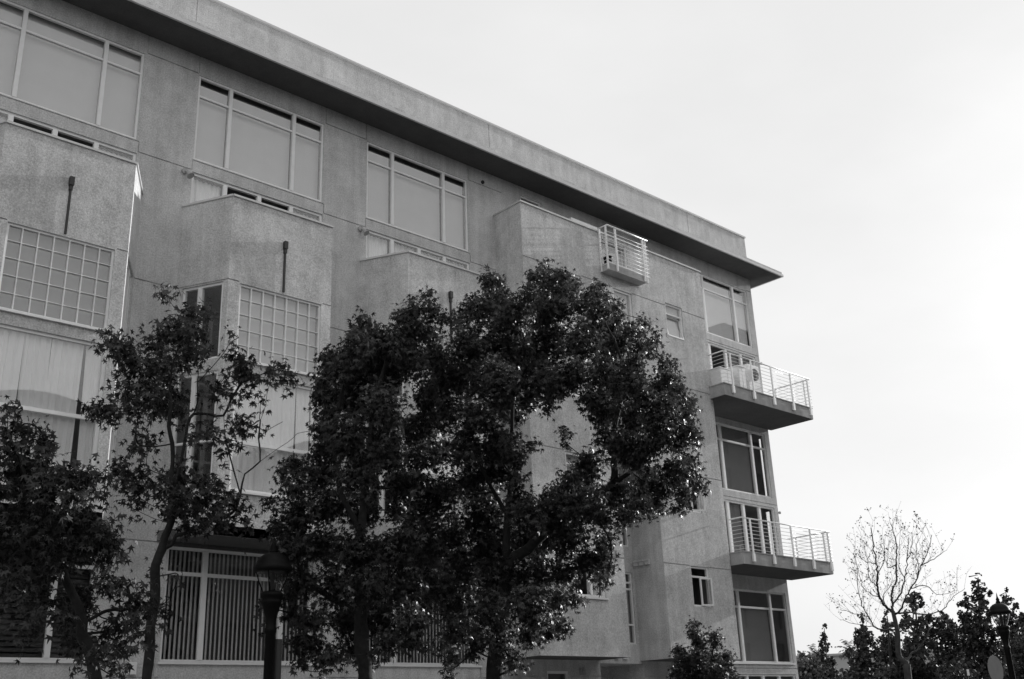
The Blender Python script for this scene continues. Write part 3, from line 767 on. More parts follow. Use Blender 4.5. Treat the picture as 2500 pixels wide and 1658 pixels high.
# ================================================================== TREES
TREES = {"T1":[[[3.85,-6.94,5.45,0.11],[3.93,-6.84,5.18,0.13],[4.07,-6.79,5.25,0.11],[4.25,-6.63,5.27,0.14],[4.23,-6.88,5.29,0.06],[4.42,-6.68,5.18,0.13],[4.11,-7.86,4.84,0.1],[3.97,-7.15,4.93,0.13],[4.12,-6.65,4.84,0.22],[4.25,-7.02,4.78,0.22],[4.22,-6.7,4.57,0.22],[4.17,-7.76,4.37,0.21],[4.49,-7.36,4.66,0.19],[4.6,-7.73,4.6,0.12],[4.68,-7.33,4.6,0.15],[4.9,-7.38,4.67,0.09],[4.37,-8.0,4.21,0.19],[4.69,-7.8,4.37,0.1],[4.29,-7.57,4.16,0.23],[4.34,-6.7,4.27,0.19],[4.84,-7.06,4.22,0.17],[4.67,-7.88,3.99,0.15],[4.78,-6.99,4.03,0.22],[4.74,-7.92,3.82,0.19],[5.11,-7.42,3.99,0.08],[4.86,-7.95,3.74,0.13],[4.91,-8.08,3.61,0.08],[5.17,-7.09,3.71,0.11],[4.65,-7.81,3.69,0.18],[4.41,-7.71,3.68,0.21],[4.57,-6.65,3.96,0.21],[4.27,-6.76,3.95,0.2],[3.92,-7.32,4.08,0.14],[4.24,-6.68,3.75,0.19],[4.29,-7.19,3.62,0.21],[4.58,-7.09,3.65,0.19],[4.02,-7.48,3.37,0.12],[4.43,-6.7,3.45,0.17],[4.29,-7.0,3.16,0.1],[4.22,-6.71,3.27,0.07],[4.52,-6.78,3.24,0.12],[4.33,-7.54,2.94,0.08],[4.25,-7.41,2.87,0.08],[4.07,-7.55,2.82,0.06],[4.19,-7.67,2.65,0.04],[3.69,-7.21,4.35,0.28],[3.79,-7.13,3.77,0.28],[3.65,-6.99,4.87,0.19],[3.82,-7.54,3.85,0.18],[5.12,-7.33,3.5,0.07],[5.0,-7.73,3.31,0.12],[5.17,-7.79,3.32,0.1],[5.05,-7.08,3.44,0.1],[5.38,-7.68,3.25,0.11],[5.42,-7.78,3.13,0.08],[5.27,-7.64,3.14,0.12],[5.32,-7.42,3.02,0.12],[5.26,-7.97,2.94,0.1],[5.49,-7.26,2.88,0.09],[5.34,-7.95,2.75,0.07],[5.15,-7.24,2.84,0.1],[5.29,-7.21,2.96,0.09],[4.8,-8.11,2.57,0.11],[5.29,-7.28,2.74,0.11],[5.21,-7.75,2.63,0.1],[5.2,-7.5,2.52,0.07],[5.0,-8.11,2.37,0.08],[4.95,-8.08,2.31,0.04],[4.68,-7.87,2.49,0.07],[4.97,-6.83,2.78,0.15],[4.48,-7.77,2.93,0.12],[4.73,-7.03,3.23,0.13],[5.01,-6.89,3.29,0.13],[5.11,-6.92,3.15,0.09]],[[[5.04,-7.53,2.11],[5.0,-7.53,2.31],[4.9,-7.49,2.65],[4.82,-7.46,2.92],[4.69,-7.4,3.25],[4.57,-7.37,3.54],[4.44,-7.31,3.89],[4.29,-7.23,4.27],[4.1,-7.13,4.61],[3.87,-7.07,5.09]],[[4.89,-7.48,2.87],[5.0,-7.49,3.02],[5.14,-7.57,3.07],[5.3,-7.64,3.1]],[[4.45,-7.3,3.89],[4.62,-7.36,4.24],[4.77,-7.4,4.54]],[[4.29,-7.24,4.27],[4.29,-7.25,4.66],[4.26,-7.21,4.96]]]],"T2":[[[6.05,-6.19,7.73,0.13],[6.22,-6.62,7.35,0.14],[6.39,-6.68,7.42,0.12],[5.99,-6.72,7.04,0.24],[6.17,-6.95,6.93,0.2],[5.79,-6.66,6.84,0.2],[6.48,-6.16,6.92,0.25],[6.4,-5.66,6.9,0.27],[5.23,-6.25,6.91,0.11],[5.33,-6.48,6.73,0.17],[5.59,-5.5,7.03,0.14],[5.68,-6.04,6.83,0.15],[5.63,-6.19,6.6,0.19],[5.73,-6.48,6.45,0.18],[5.62,-5.94,6.58,0.1],[6.28,-5.87,6.6,0.19],[5.78,-6.2,6.32,0.19],[5.5,-6.1,6.21,0.1],[5.66,-6.71,6.0,0.17],[5.87,-5.63,6.21,0.15],[5.23,-6.35,5.81,0.15],[5.24,-5.9,5.91,0.11],[5.66,-5.69,6.0,0.14],[5.63,-6.58,5.81,0.13],[6.18,-5.97,6.13,0.2],[6.5,-5.77,6.35,0.2],[6.33,-6.18,6.0,0.15],[7.02,-6.28,7.32,0.07],[6.65,-7.08,6.73,0.06],[6.93,-6.74,7.12,0.06],[6.88,-7.08,6.69,0.13],[7.15,-6.27,6.87,0.09],[6.93,-6.92,6.53,0.15],[7.16,-6.81,6.52,0.14],[7.62,-6.44,6.75,0.14],[7.68,-6.71,6.78,0.14],[7.78,-6.73,6.63,0.12],[7.78,-7.03,6.46,0.06],[6.89,-6.65,6.51,0.08],[6.91,-6.31,6.47,0.14],[6.68,-6.57,6.23,0.12],[6.85,-6.9,6.17,0.12],[7.1,-6.85,6.23,0.09],[7.15,-7.15,6.06,0.07],[7.25,-6.94,5.97,0.05],[7.61,-6.42,5.87,0.05],[7.34,-6.22,6.0,0.15],[7.25,-6.63,5.83,0.09],[6.99,-6.68,5.69,0.09],[6.62,-6.75,5.7,0.14],[6.3,-6.99,5.49,0.13],[6.68,-6.87,5.48,0.1],[7.14,-6.35,5.61,0.07],[6.12,-5.76,5.65,0.15],[5.77,-6.32,5.41,0.09],[5.77,-5.78,5.26,0.11],[5.88,-5.82,5.14,0.15],[5.8,-5.9,4.97,0.09],[5.92,-5.98,4.93,0.15],[6.05,-5.89,4.77,0.12],[5.76,-6.31,4.54,0.07],[5.74,-5.87,4.66,0.04],[6.01,-6.56,4.91,0.12],[6.15,-6.32,4.81,0.08],[6.12,-5.9,5.2,0.11],[6.48,-6.16,5.09,0.23],[6.26,-6.67,4.66,0.23],[6.52,-5.79,4.7,0.13],[6.69,-6.31,4.77,0.21],[6.87,-6.51,4.86,0.19],[6.37,-7.14,4.85,0.14],[7.07,-6.65,4.71,0.15],[6.72,-6.92,4.49,0.17],[7.29,-6.59,4.64,0.09],[6.5,-6.51,4.47,0.14],[6.9,-6.16,4.47,0.15],[6.59,-6.27,4.36,0.1],[7.15,-6.32,4.49,0.12],[7.12,-6.93,4.35,0.09],[7.38,-6.67,4.31,0.05],[7.06,-6.37,5.23,0.07],[6.26,-5.88,3.71,0.06],[6.12,-6.51,3.59,0.06],[6.57,-5.96,3.77,0.06],[6.66,-5.96,3.71,0.05],[6.25,-6.07,3.96,0.04],[6.53,-5.76,3.35,0.09],[6.63,-5.82,3.27,0.08],[6.27,-6.33,2.95,0.07]],[[[6.17,-6.31,2.16],[6.16,-6.3,2.38],[6.15,-6.32,3.03],[6.17,-6.31,3.6],[6.23,-6.31,4.03],[6.31,-6.35,4.38],[6.31,-6.33,4.81],[6.29,-6.31,5.22],[6.21,-6.27,5.74],[6.18,-6.27,6.21],[6.21,-6.27,6.71],[6.26,-6.29,7.22],[6.33,-6.31,7.45]],[[6.23,-6.34,4.08],[6.37,-6.4,4.2],[6.62,-6.51,4.31],[6.89,-6.61,4.47],[7.06,-6.68,4.56]],[[6.29,-6.36,4.81],[6.42,-6.41,5.74],[6.51,-6.48,6.07],[6.49,-6.48,6.38],[6.45,-6.47,6.71],[6.51,-6.49,7.05],[6.56,-6.53,7.3]],[[6.5,-6.46,6.37],[6.83,-6.6,6.89],[6.99,-6.66,7.11]],[[6.47,-6.44,5.92],[6.84,-6.64,5.91],[7.04,-6.73,6.41],[7.41,-6.91,6.63],[7.55,-6.99,6.68]],[[6.92,-6.65,4.94],[7.15,-6.77,5.08],[7.53,-6.95,5.45],[7.75,-7.07,5.65],[7.92,-7.16,5.73]],[[7.26,-6.8,5.49],[7.31,-6.85,5.87],[7.4,-6.89,6.39]],[[7.36,-6.84,5.61],[7.61,-6.96,5.87]],[[7.05,-6.7,4.95],[6.93,-6.64,5.47],[6.86,-6.61,5.92]]]],"T3":[[[8.58,-7.56,7.45,0.14],[9.51,-6.11,8.22,0.07],[9.31,-8.18,7.89,0.1],[9.49,-7.6,7.9,0.19],[9.14,-7.73,7.65,0.13],[9.74,-7.71,7.9,0.16],[10.01,-7.74,7.83,0.13],[9.36,-6.23,7.86,0.2],[8.94,-7.37,7.38,0.22],[8.2,-7.94,6.88,0.24],[8.78,-6.52,7.25,0.13],[8.13,-7.7,6.83,0.11],[9.59,-7.33,7.58,0.29],[9.13,-7.57,7.19,0.28],[9.18,-6.91,7.22,0.32],[10.2,-6.93,7.92,0.18],[9.94,-6.9,7.43,0.27],[8.5,-6.93,6.88,0.25],[9.34,-6.27,7.18,0.37],[9.46,-6.93,7.07,0.36],[9.47,-7.67,6.92,0.19],[8.0,-7.4,6.44,0.15],[8.66,-6.49,7.23,0.12],[8.5,-6.49,6.53,0.11],[9.16,-5.73,6.94,0.23],[8.96,-5.64,6.6,0.07],[8.69,-6.48,6.33,0.19],[8.26,-6.96,5.91,0.16],[9.35,-6.02,6.78,0.37],[8.47,-8.17,6.03,0.35],[8.22,-7.73,5.61,0.38],[9.31,-7.05,5.96,0.32],[8.7,-6.46,5.77,0.28],[8.37,-7.73,5.09,0.35],[8.62,-6.37,5.39,0.31],[8.56,-5.74,5.64,0.18],[7.9,-6.52,5.24,0.12],[8.94,-7.2,5.46,0.24],[7.87,-6.92,4.95,0.22],[7.75,-6.46,4.78,0.1],[8.36,-5.66,4.6,0.18],[8.09,-6.7,4.59,0.3],[9.18,-5.74,5.06,0.36],[9.56,-6.11,4.97,0.32],[9.52,-7.13,5.1,0.12],[7.93,-6.88,4.09,0.23],[9.16,-5.69,4.42,0.35],[8.9,-6.97,4.15,0.36],[9.23,-7.43,4.11,0.33],[8.08,-6.87,3.64,0.23],[8.48,-5.64,3.93,0.12],[8.66,-6.82,3.68,0.33],[8.74,-7.52,3.55,0.32],[9.41,-7.38,3.6,0.33],[7.69,-6.57,3.32,0.1],[7.88,-6.14,3.09,0.06],[8.15,-6.57,3.23,0.17],[8.18,-7.06,3.18,0.23],[9.23,-6.3,3.24,0.31],[9.67,-6.52,3.23,0.31],[8.94,-8.2,3.04,0.25],[8.45,-6.55,2.84,0.2],[8.29,-7.22,2.63,0.19],[9.14,-5.81,2.51,0.07],[9.29,-6.34,2.82,0.21],[8.89,-7.71,2.76,0.19],[9.25,-7.79,2.82,0.15],[9.36,-7.97,2.75,0.08],[9.78,-6.05,2.7,0.13],[9.0,-7.63,5.44,0.25],[9.63,-7.19,5.23,0.24],[9.08,-7.17,5.05,0.13],[9.58,-7.03,4.81,0.2],[8.21,-6.23,3.55,0.15],[8.48,-6.05,2.94,0.14],[7.74,-7.03,4.05,0.15],[8.59,-6.05,2.63,0.11],[9.3,-7.74,4.31,0.24],[9.58,-7.36,3.67,0.2]],[[[9.04,-7.05,2.1],[9.02,-7.06,2.34],[8.97,-7.05,2.7],[8.95,-7.03,3.21],[8.92,-7.01,3.79],[8.93,-7.04,4.38],[8.98,-7.05,5.12],[9.05,-7.09,5.94],[9.15,-7.21,6.72],[9.29,-7.34,7.32],[9.5,-7.49,7.73]],[[8.95,-7.0,4.39],[8.72,-6.79,5.01],[8.63,-6.68,5.78],[8.77,-6.77,6.69],[8.89,-6.91,7.29],[9.0,-6.96,7.71]],[[8.99,-7.02,3.1],[8.48,-6.67,3.57],[8.19,-6.46,3.93]],[[8.99,-7.02,3.33],[9.36,-7.26,3.79],[9.56,-7.39,4.08]]]],"T4":[[[11.56,-7.12,9.14,0.17],[12.4,-6.31,9.47,0.23],[11.51,-7.43,8.63,0.21],[12.1,-7.96,9.21,0.1],[12.95,-6.89,9.6,0.19],[11.9,-8.57,8.76,0.14],[11.98,-8.24,8.81,0.21],[13.35,-7.32,9.43,0.22],[11.18,-8.41,8.33,0.16],[13.07,-7.04,9.24,0.31],[13.05,-7.59,9.02,0.23],[11.19,-6.94,8.5,0.19],[11.11,-7.38,8.36,0.28],[11.58,-6.23,8.58,0.15],[12.41,-6.32,8.93,0.31],[11.24,-8.15,8.12,0.27],[12.2,-7.7,8.5,0.32],[12.64,-7.81,8.57,0.29],[12.99,-8.33,8.93,0.12],[12.56,-8.6,8.57,0.17],[12.31,-9.05,8.3,0.13],[13.01,-8.0,8.71,0.18],[13.87,-7.93,8.85,0.17],[12.08,-9.18,7.99,0.23],[12.71,-9.06,8.05,0.1],[14.21,-8.33,8.58,0.09],[14.22,-8.48,8.42,0.07],[14.05,-8.76,8.12,0.07],[12.57,-9.56,7.6,0.11],[13.84,-8.28,8.31,0.16],[14.21,-7.61,8.65,0.26],[13.99,-7.25,8.71,0.31],[14.06,-8.64,8.0,0.12],[12.62,-9.52,7.38,0.17],[13.98,-7.95,8.18,0.26],[12.88,-9.19,7.29,0.2],[13.92,-8.67,7.76,0.13],[14.04,-7.53,8.17,0.34],[14.17,-8.75,7.6,0.14],[13.29,-9.57,7.22,0.08],[13.5,-9.34,7.07,0.19],[14.48,-8.42,7.31,0.27],[13.42,-9.56,6.76,0.15],[14.17,-9.12,6.8,0.18],[13.77,-9.23,6.65,0.25],[13.64,-9.58,6.42,0.11],[14.14,-9.06,6.47,0.21],[13.56,-9.68,6.08,0.13],[13.7,-9.62,5.97,0.09],[13.71,-9.25,6.12,0.31],[12.99,-9.56,6.31,0.33],[12.83,-9.53,5.93,0.33],[14.13,-9.18,5.76,0.15],[14.32,-9.17,5.37,0.12],[14.45,-8.9,5.54,0.17],[13.3,-9.5,5.38,0.3],[13.82,-9.2,5.13,0.16],[13.58,-9.28,4.89,0.13],[13.81,-8.76,5.33,0.28],[13.53,-8.83,4.99,0.18],[14.29,-8.05,5.65,0.29],[13.24,-8.94,4.82,0.08],[12.5,-9.38,4.87,0.19],[13.65,-8.21,4.98,0.17],[12.39,-9.06,4.64,0.16],[13.31,-8.12,4.72,0.07],[13.1,-8.4,5.24,0.27],[13.69,-7.35,5.32,0.33],[13.04,-8.15,4.79,0.15],[13.13,-7.97,4.48,0.18],[12.45,-8.73,4.36,0.1],[12.93,-8.07,4.21,0.2],[12.41,-8.73,3.92,0.1],[13.4,-7.73,3.95,0.12],[12.71,-8.01,4.07,0.23],[12.02,-8.87,3.68,0.09],[10.9,-7.33,7.67,0.45],[11.56,-7.54,7.82,0.45],[12.79,-7.19,8.19,0.48],[12.07,-8.77,7.57,0.37],[13.52,-7.97,7.5,0.4],[11.38,-6.43,7.42,0.47],[10.87,-7.95,6.85,0.45],[12.45,-7.18,7.47,0.44],[11.59,-8.72,6.78,0.29],[12.01,-8.92,6.53,0.22],[13.12,-8.07,6.65,0.27],[12.78,-9.06,6.92,0.37],[14.1,-7.97,6.83,0.41],[12.96,-8.37,6.16,0.23],[12.84,-8.82,5.86,0.34],[11.29,-6.07,6.89,0.4],[10.62,-7.82,6.29,0.39],[12.18,-6.76,7.07,0.26],[10.94,-8.21,5.85,0.14],[11.35,-8.24,5.83,0.09],[13.43,-6.9,6.67,0.1],[12.86,-7.48,6.24,0.08],[11.1,-7.65,5.93,0.32],[10.62,-7.4,5.85,0.39],[11.31,-5.79,6.22,0.32],[12.0,-6.83,5.74,0.29],[11.85,-6.25,5.69,0.43],[11.73,-8.64,5.25,0.2],[13.04,-7.88,5.81,0.31],[12.11,-8.12,5.13,0.16],[12.88,-9.12,5.74,0.33],[11.55,-7.69,4.98,0.28],[11.62,-6.71,5.01,0.41],[10.74,-6.71,5.26,0.37],[12.04,-7.93,4.85,0.33],[11.91,-8.79,4.82,0.35],[11.45,-6.04,4.76,0.42],[11.77,-6.71,4.48,0.45],[12.64,-6.8,4.68,0.46],[12.32,-7.99,4.47,0.36],[11.67,-6.08,4.15,0.42],[11.63,-7.05,3.89,0.44],[12.23,-7.28,3.97,0.4],[12.55,-7.64,4.01,0.27],[11.44,-6.23,3.58,0.37],[10.78,-6.63,3.77,0.26],[10.77,-7.8,3.27,0.34],[10.99,-8.38,3.28,0.36],[11.65,-8.32,3.43,0.25],[11.51,-8.84,3.4,0.11],[12.92,-6.71,3.16,0.21],[11.88,-7.41,2.97,0.22],[12.87,-7.17,3.17,0.16],[10.36,-7.43,2.99,0.24],[10.86,-6.51,2.9,0.13],[11.5,-5.93,2.76,0.16],[11.14,-6.36,2.5,0.09],[11.17,-6.94,3.0,0.22],[11.22,-6.87,2.75,0.13],[10.84,-7.89,2.85,0.24],[11.09,-7.96,2.61,0.1],[11.04,-7.88,2.53,0.1],[11.56,-7.54,2.5,0.08],[10.72,-6.57,7.63,0.31],[11.35,-5.94,7.43,0.35],[10.44,-6.69,6.88,0.27],[10.51,-6.54,6.43,0.31],[10.52,-6.13,6.39,0.28],[10.42,-6.49,5.88,0.3],[10.48,-6.29,5.41,0.34],[10.47,-6.51,4.9,0.33],[10.7,-6.32,4.42,0.33],[10.31,-6.81,3.78,0.29],[10.92,-5.87,3.5,0.27],[10.71,-6.59,7.99,0.2],[12.67,-6.37,7.06,0.3],[12.41,-7.07,7.03,0.2],[11.88,-6.71,5.89,0.39],[11.74,-7.32,5.85,0.23],[13.25,-6.76,5.45,0.26],[11.2,-8.23,4.64,0.28],[12.57,-7.28,4.7,0.31],[11.42,-7.73,5.34,0.18],[12.87,-7.52,5.36,0.28],[13.15,-7.55,5.53,0.25],[12.31,-9.0,6.5,0.26],[11.24,-7.9,8.08,0.27],[12.53,-9.52,6.61,0.26],[11.74,-8.29,6.89,0.31],[11.72,-8.88,6.94,0.28],[12.06,-7.89,6.69,0.15],[13.03,-6.5,8.13,0.38]],[[[11.51,-7.0,2.08],[11.49,-7.01,2.35],[11.53,-7.07,2.93],[11.59,-7.13,3.43],[11.64,-7.2,4.07],[11.7,-7.22,4.87],[11.76,-7.25,5.62],[11.78,-7.32,6.39],[11.84,-7.4,7.18],[12.03,-7.55,7.92],[12.25,-7.68,8.62],[12.33,-7.73,9.1]],[[11.68,-7.16,4.08],[12.16,-7.6,4.58],[12.67,-7.97,4.98],[13.06,-8.39,5.36],[13.5,-8.85,5.74],[13.82,-9.09,6.31]],[[11.72,-7.2,4.88],[11.43,-6.95,5.64],[11.21,-6.82,6.7],[11.29,-6.88,7.73],[11.55,-7.05,8.66]],[[13.06,-8.38,5.36],[13.11,-8.42,6.27],[13.3,-8.62,7.13],[13.15,-8.54,7.87],[12.99,-8.46,8.48]],[[13.32,-8.61,7.14],[13.59,-8.79,7.67],[13.64,-8.84,8.05]],[[11.61,-7.1,3.44],[12.02,-7.39,3.62],[12.34,-7.74,3.92]]]],"T5":[[[16.61,-6.98,3.36,0.1],[16.49,-7.06,3.19,0.12],[16.74,-6.95,3.1,0.12],[16.73,-7.34,3.09,0.15],[16.86,-7.26,3.0,0.12],[16.75,-6.96,3.0,0.15],[16.5,-6.66,2.88,0.13],[16.4,-6.82,2.71,0.18],[16.48,-7.07,2.72,0.23],[17.22,-6.85,2.74,0.21],[17.01,-7.39,2.76,0.11],[17.09,-7.26,2.58,0.15],[16.49,-6.55,2.49,0.15],[16.78,-6.84,2.47,0.31],[16.75,-7.3,2.42,0.23],[17.15,-7.34,2.42,0.09],[16.39,-6.7,2.26,0.23],[16.94,-7.03,2.17,0.31],[16.98,-6.59,2.05,0.31]],[[[16.8,-6.89,1.89],[16.81,-6.9,2.36],[16.81,-6.89,2.77],[16.78,-6.87,3.15],[16.76,-6.86,3.36]],[[16.81,-6.91,2.36],[16.95,-7.09,2.76]]]],"bare":[[[26.1,-5.99,1.74],[26.14,-6.08,2.39],[26.16,-6.11,2.76]],[[26.16,-6.11,2.76],[26.08,-5.96,2.97],[26.1,-6.01,3.47],[26.1,-6.0,3.76],[26.09,-5.98,4.06]],[[26.09,-5.98,4.06],[25.92,-5.9,4.18],[25.76,-5.86,4.39],[25.65,-5.9,4.65],[25.56,-6.0,4.93],[25.47,-6.07,5.22],[25.36,-6.13,5.66],[25.26,-6.2,6.07]],[[26.09,-5.98,4.06],[26.26,-5.91,4.26],[26.42,-5.83,4.48],[26.66,-5.9,4.89],[26.85,-5.88,5.34],[27.04,-5.87,5.77],[27.2,-5.77,6.15],[27.33,-5.65,6.51]],[[26.1,-6.0,4.24],[26.48,-6.09,4.55],[26.81,-6.08,4.94],[27.13,-6.04,5.4],[27.45,-6.01,6.01]],[[26.12,-6.03,4.0],[25.98,-6.3,4.11],[25.82,-6.51,4.32],[25.69,-6.78,4.52],[25.54,-7.02,4.69],[25.41,-7.3,4.99],[25.28,-7.58,5.3],[25.13,-7.83,5.66]],[[26.1,-6.0,3.97],[26.3,-6.13,4.02],[26.5,-6.26,4.02]],[[26.28,-6.37,4.0],[26.78,-6.55,3.94],[27.29,-6.77,4.08],[27.7,-6.78,4.35],[28.2,-6.98,4.63]],[[26.1,-6.0,3.61],[25.68,-5.83,3.59],[25.34,-5.81,3.67],[25.04,-5.89,3.88],[24.72,-5.92,4.13],[24.45,-6.05,4.42],[24.19,-6.21,5.0]],[[25.82,-5.44,3.95],[25.2,-5.41,4.02],[24.58,-5.36,4.1]],[[25.86,-5.52,3.71],[25.56,-5.32,3.75],[25.18,-4.96,3.92]],[[26.16,-6.11,2.76],[26.42,-6.11,2.99],[26.74,-6.2,3.17],[27.07,-6.33,3.52],[27.29,-6.23,3.96]],[[26.02,-5.84,4.19],[26.02,-5.83,4.49],[26.17,-6.14,4.83]],[[25.97,-5.74,4.41],[25.63,-5.59,4.59],[25.37,-5.61,4.79],[25.14,-5.69,5.49]],[[25.99,-5.77,4.99],[26.36,-5.84,5.44],[26.64,-5.74,5.98]],[[25.99,-5.79,5.29],[25.63,-5.72,5.31],[25.27,-5.68,5.5]],[[26.21,-6.21,5.25],[26.22,-5.97,5.16],[26.33,-5.92,5.42],[26.5,-5.98,5.93]],[[26.28,-6.36,4.87],[26.55,-6.1,5.17],[26.95,-6.09,6.18]],[[26.39,-6.58,4.79],[26.33,-6.73,5.07],[26.23,-6.8,5.54],[26.2,-7.0,5.81]],[[26.48,-6.76,5.14],[26.19,-7.25,5.23],[25.91,-7.76,5.35]],[[26.33,-6.45,4.59],[26.78,-6.68,4.65],[27.12,-6.7,4.45],[27.63,-7.05,4.53]],[[25.97,-5.73,4.69],[26.05,-5.49,4.96],[26.21,-5.41,5.48],[26.34,-5.27,5.96]],[[26.32,-6.45,5.29],[26.52,-6.56,5.6],[26.64,-6.54,6.05]]],"bg":[["c",[[59.57,16.69,6.76,0.1],[59.73,16.87,6.41,0.15],[59.26,16.58,6.01,0.22],[59.83,17.03,5.62,0.28],[60.16,17.05,5.34,0.23],[60.12,17.45,5.22,0.25],[59.04,16.53,4.9,0.37],[59.59,16.58,4.63,0.3],[60.23,17.47,4.4,0.5],[59.65,16.64,4.11,0.45],[58.55,16.3,3.73,0.63],[58.91,16.75,3.17,0.74]],[59.44,16.97]],["c",[[49.33,8.16,6.26,0.08],[51.03,9.18,6.12,0.13],[51.18,9.25,5.83,0.21],[49.82,8.7,5.44,0.25],[49.45,8.14,5.32,0.24],[49.42,8.05,4.98,0.34],[49.64,8.71,5.04,0.28],[49.22,8.26,4.61,0.48],[50.38,8.45,4.54,0.33],[50.25,9.28,4.56,0.29],[49.57,8.67,4.06,0.57],[49.84,8.18,3.93,0.44],[50.58,9.47,3.53,0.62],[50.49,8.55,3.28,0.61],[49.44,8.58,2.81,0.8]],[50.21,9.04]],["c",[[45.15,4.57,5.78,0.07],[45.34,4.74,5.56,0.11],[44.64,4.36,5.24,0.18],[45.54,4.62,5.23,0.16],[45.17,4.81,5.03,0.18],[46.36,5.17,4.95,0.3],[45.72,5.1,4.57,0.37],[46.69,5.25,4.51,0.34],[45.84,5.36,4.06,0.48],[46.19,4.87,3.94,0.44],[45.73,5.22,3.35,0.55],[45.77,4.68,3.14,0.51],[46.37,5.52,2.49,0.73]],[45.54,5.1]],["r",[[43.13,2.1,6.16,0.17],[43.73,2.65,6.05,0.23],[43.36,2.13,5.94,0.22],[43.32,1.96,5.79,0.14],[42.05,1.69,5.54,0.17],[43.2,2.6,5.4,0.21],[42.64,1.48,5.27,0.2],[41.8,2.01,5.01,0.23],[41.49,1.52,4.99,0.2],[42.66,1.33,5.14,0.17],[42.25,1.45,5.01,0.22],[43.17,2.14,4.81,0.25],[42.4,1.48,4.61,0.27],[41.45,1.52,4.48,0.25],[42.38,2.53,4.88,0.19],[42.85,1.99,4.26,0.47],[41.37,1.76,4.13,0.36],[41.4,1.52,3.57,0.55],[41.58,2.14,3.14,0.56],[42.39,1.8,2.97,0.56],[43.41,2.89,2.39,0.76]],[42.54,2.23]],["r",[[50.53,4.66,5.97,0.16],[49.75,4.22,5.67,0.25],[48.87,4.11,5.48,0.29],[49.35,3.81,5.37,0.25],[49.15,4.41,5.14,0.29],[48.99,3.86,5.0,0.34],[48.61,3.24,5.21,0.15],[49.77,3.75,5.01,0.25],[50.33,4.26,4.79,0.39],[49.78,4.63,4.62,0.5],[49.63,3.71,4.36,0.49],[49.44,4.3,3.86,0.65],[48.86,4.6,3.33,0.64],[49.55,3.87,3.29,0.64],[49.11,4.4,2.42,0.84]],[49.32,4.34]],["c",[[46.85,0.95,7.13,0.07],[46.46,0.76,6.89,0.11],[44.54,0.1,6.55,0.09],[45.15,0.19,6.46,0.1],[46.73,1.05,6.42,0.16],[45.61,0.23,6.62,0.07],[45.56,0.19,6.38,0.12],[45.63,0.13,6.21,0.14],[46.35,0.73,6.19,0.21],[46.71,1.2,6.14,0.16],[45.4,1.06,6.26,0.07],[46.12,1.39,6.1,0.12],[45.4,1.19,5.8,0.16],[44.52,0.57,5.63,0.17],[46.27,1.2,5.67,0.18],[45.44,0.32,5.76,0.24],[44.35,0.05,5.44,0.22],[46.66,0.71,5.6,0.21],[44.83,0.99,5.39,0.22],[45.54,1.1,5.26,0.28],[45.44,0.73,5.13,0.31],[46.54,0.85,5.18,0.28],[45.77,0.15,5.26,0.12],[44.82,1.0,4.81,0.38],[44.85,0.54,4.6,0.47],[45.13,0.15,4.58,0.44],[45.48,1.19,4.09,0.58],[45.2,0.49,3.87,0.58],[46.04,1.35,3.28,0.69],[45.26,0.42,3.06,0.67],[44.89,1.27,3.11,0.58],[44.75,0.68,2.27,0.83]],[45.36,1.04]],["c",[[56.38,3.92,7.23,0.13],[55.96,3.83,6.95,0.19],[56.23,3.75,6.87,0.15],[55.64,3.37,6.64,0.12],[55.08,3.11,6.35,0.16],[54.3,3.06,6.51,0.18],[56.19,3.73,6.26,0.25],[55.31,3.21,5.91,0.12],[54.09,3.17,5.96,0.24],[54.4,3.01,5.47,0.3],[54.38,3.5,5.51,0.36],[55.75,3.88,5.09,0.49],[55.33,3.23,4.83,0.37],[54.34,3.62,4.26,0.68],[55.75,3.67,4.09,0.69],[54.58,3.62,3.3,0.8],[55.5,4.21,2.37,1.01]],[54.99,4.0]],["r",[[42.48,-2.45,4.96,0.16],[41.96,-2.74,4.69,0.25],[42.16,-2.45,4.5,0.22],[41.29,-2.99,4.13,0.39],[40.21,-3.17,3.52,0.5],[41.58,-2.78,2.99,0.6],[41.68,-2.35,2.15,0.75]],[41.48,-2.55]],["l",[[34.87,2.58,3.76,0.12],[35.05,2.55,3.63,0.21],[34.96,2.34,3.48,0.24],[34.28,2.18,3.32,0.26],[35.15,2.38,3.27,0.24],[35.0,2.69,3.07,0.33],[35.43,2.55,2.99,0.33],[35.8,3.11,2.59,0.45]],[35.32,2.73]]]}

LEAFPTS = []
def _leaf():
    tips = [(90, 1.0), (38, .92), (142, .92), (-14, .66), (194, .66)]
    order = [(-90, .12), (-14, .66), (12, .36), (38, .92), (64, .36), (90, 1.0), (116, .36), (142, .92), (168, .36), (194, .66)]
    v = [(0, .0, .05)]
    for a, r in order:
        x, y = r*math.cos(math.radians(a)), r*math.sin(math.radians(a))
        v.append((x, y+.12, -.28*r*r+(.06 if r < .5 else 0)))
    f = [(0, 1+i, 1+(i+1) % 10) for i in range(10)]
    return np.array(v), np.array(f)
LV, LF = _leaf()
TV = np.array([(-.5, -.5, 0), (.5, -.35, .15), (.1, .6, -.1), (-.35, .3, .2), (.6, .2, -.3)]); TF = np.array([(0, 1, 2), (0, 2, 3), (1, 4, 2)])

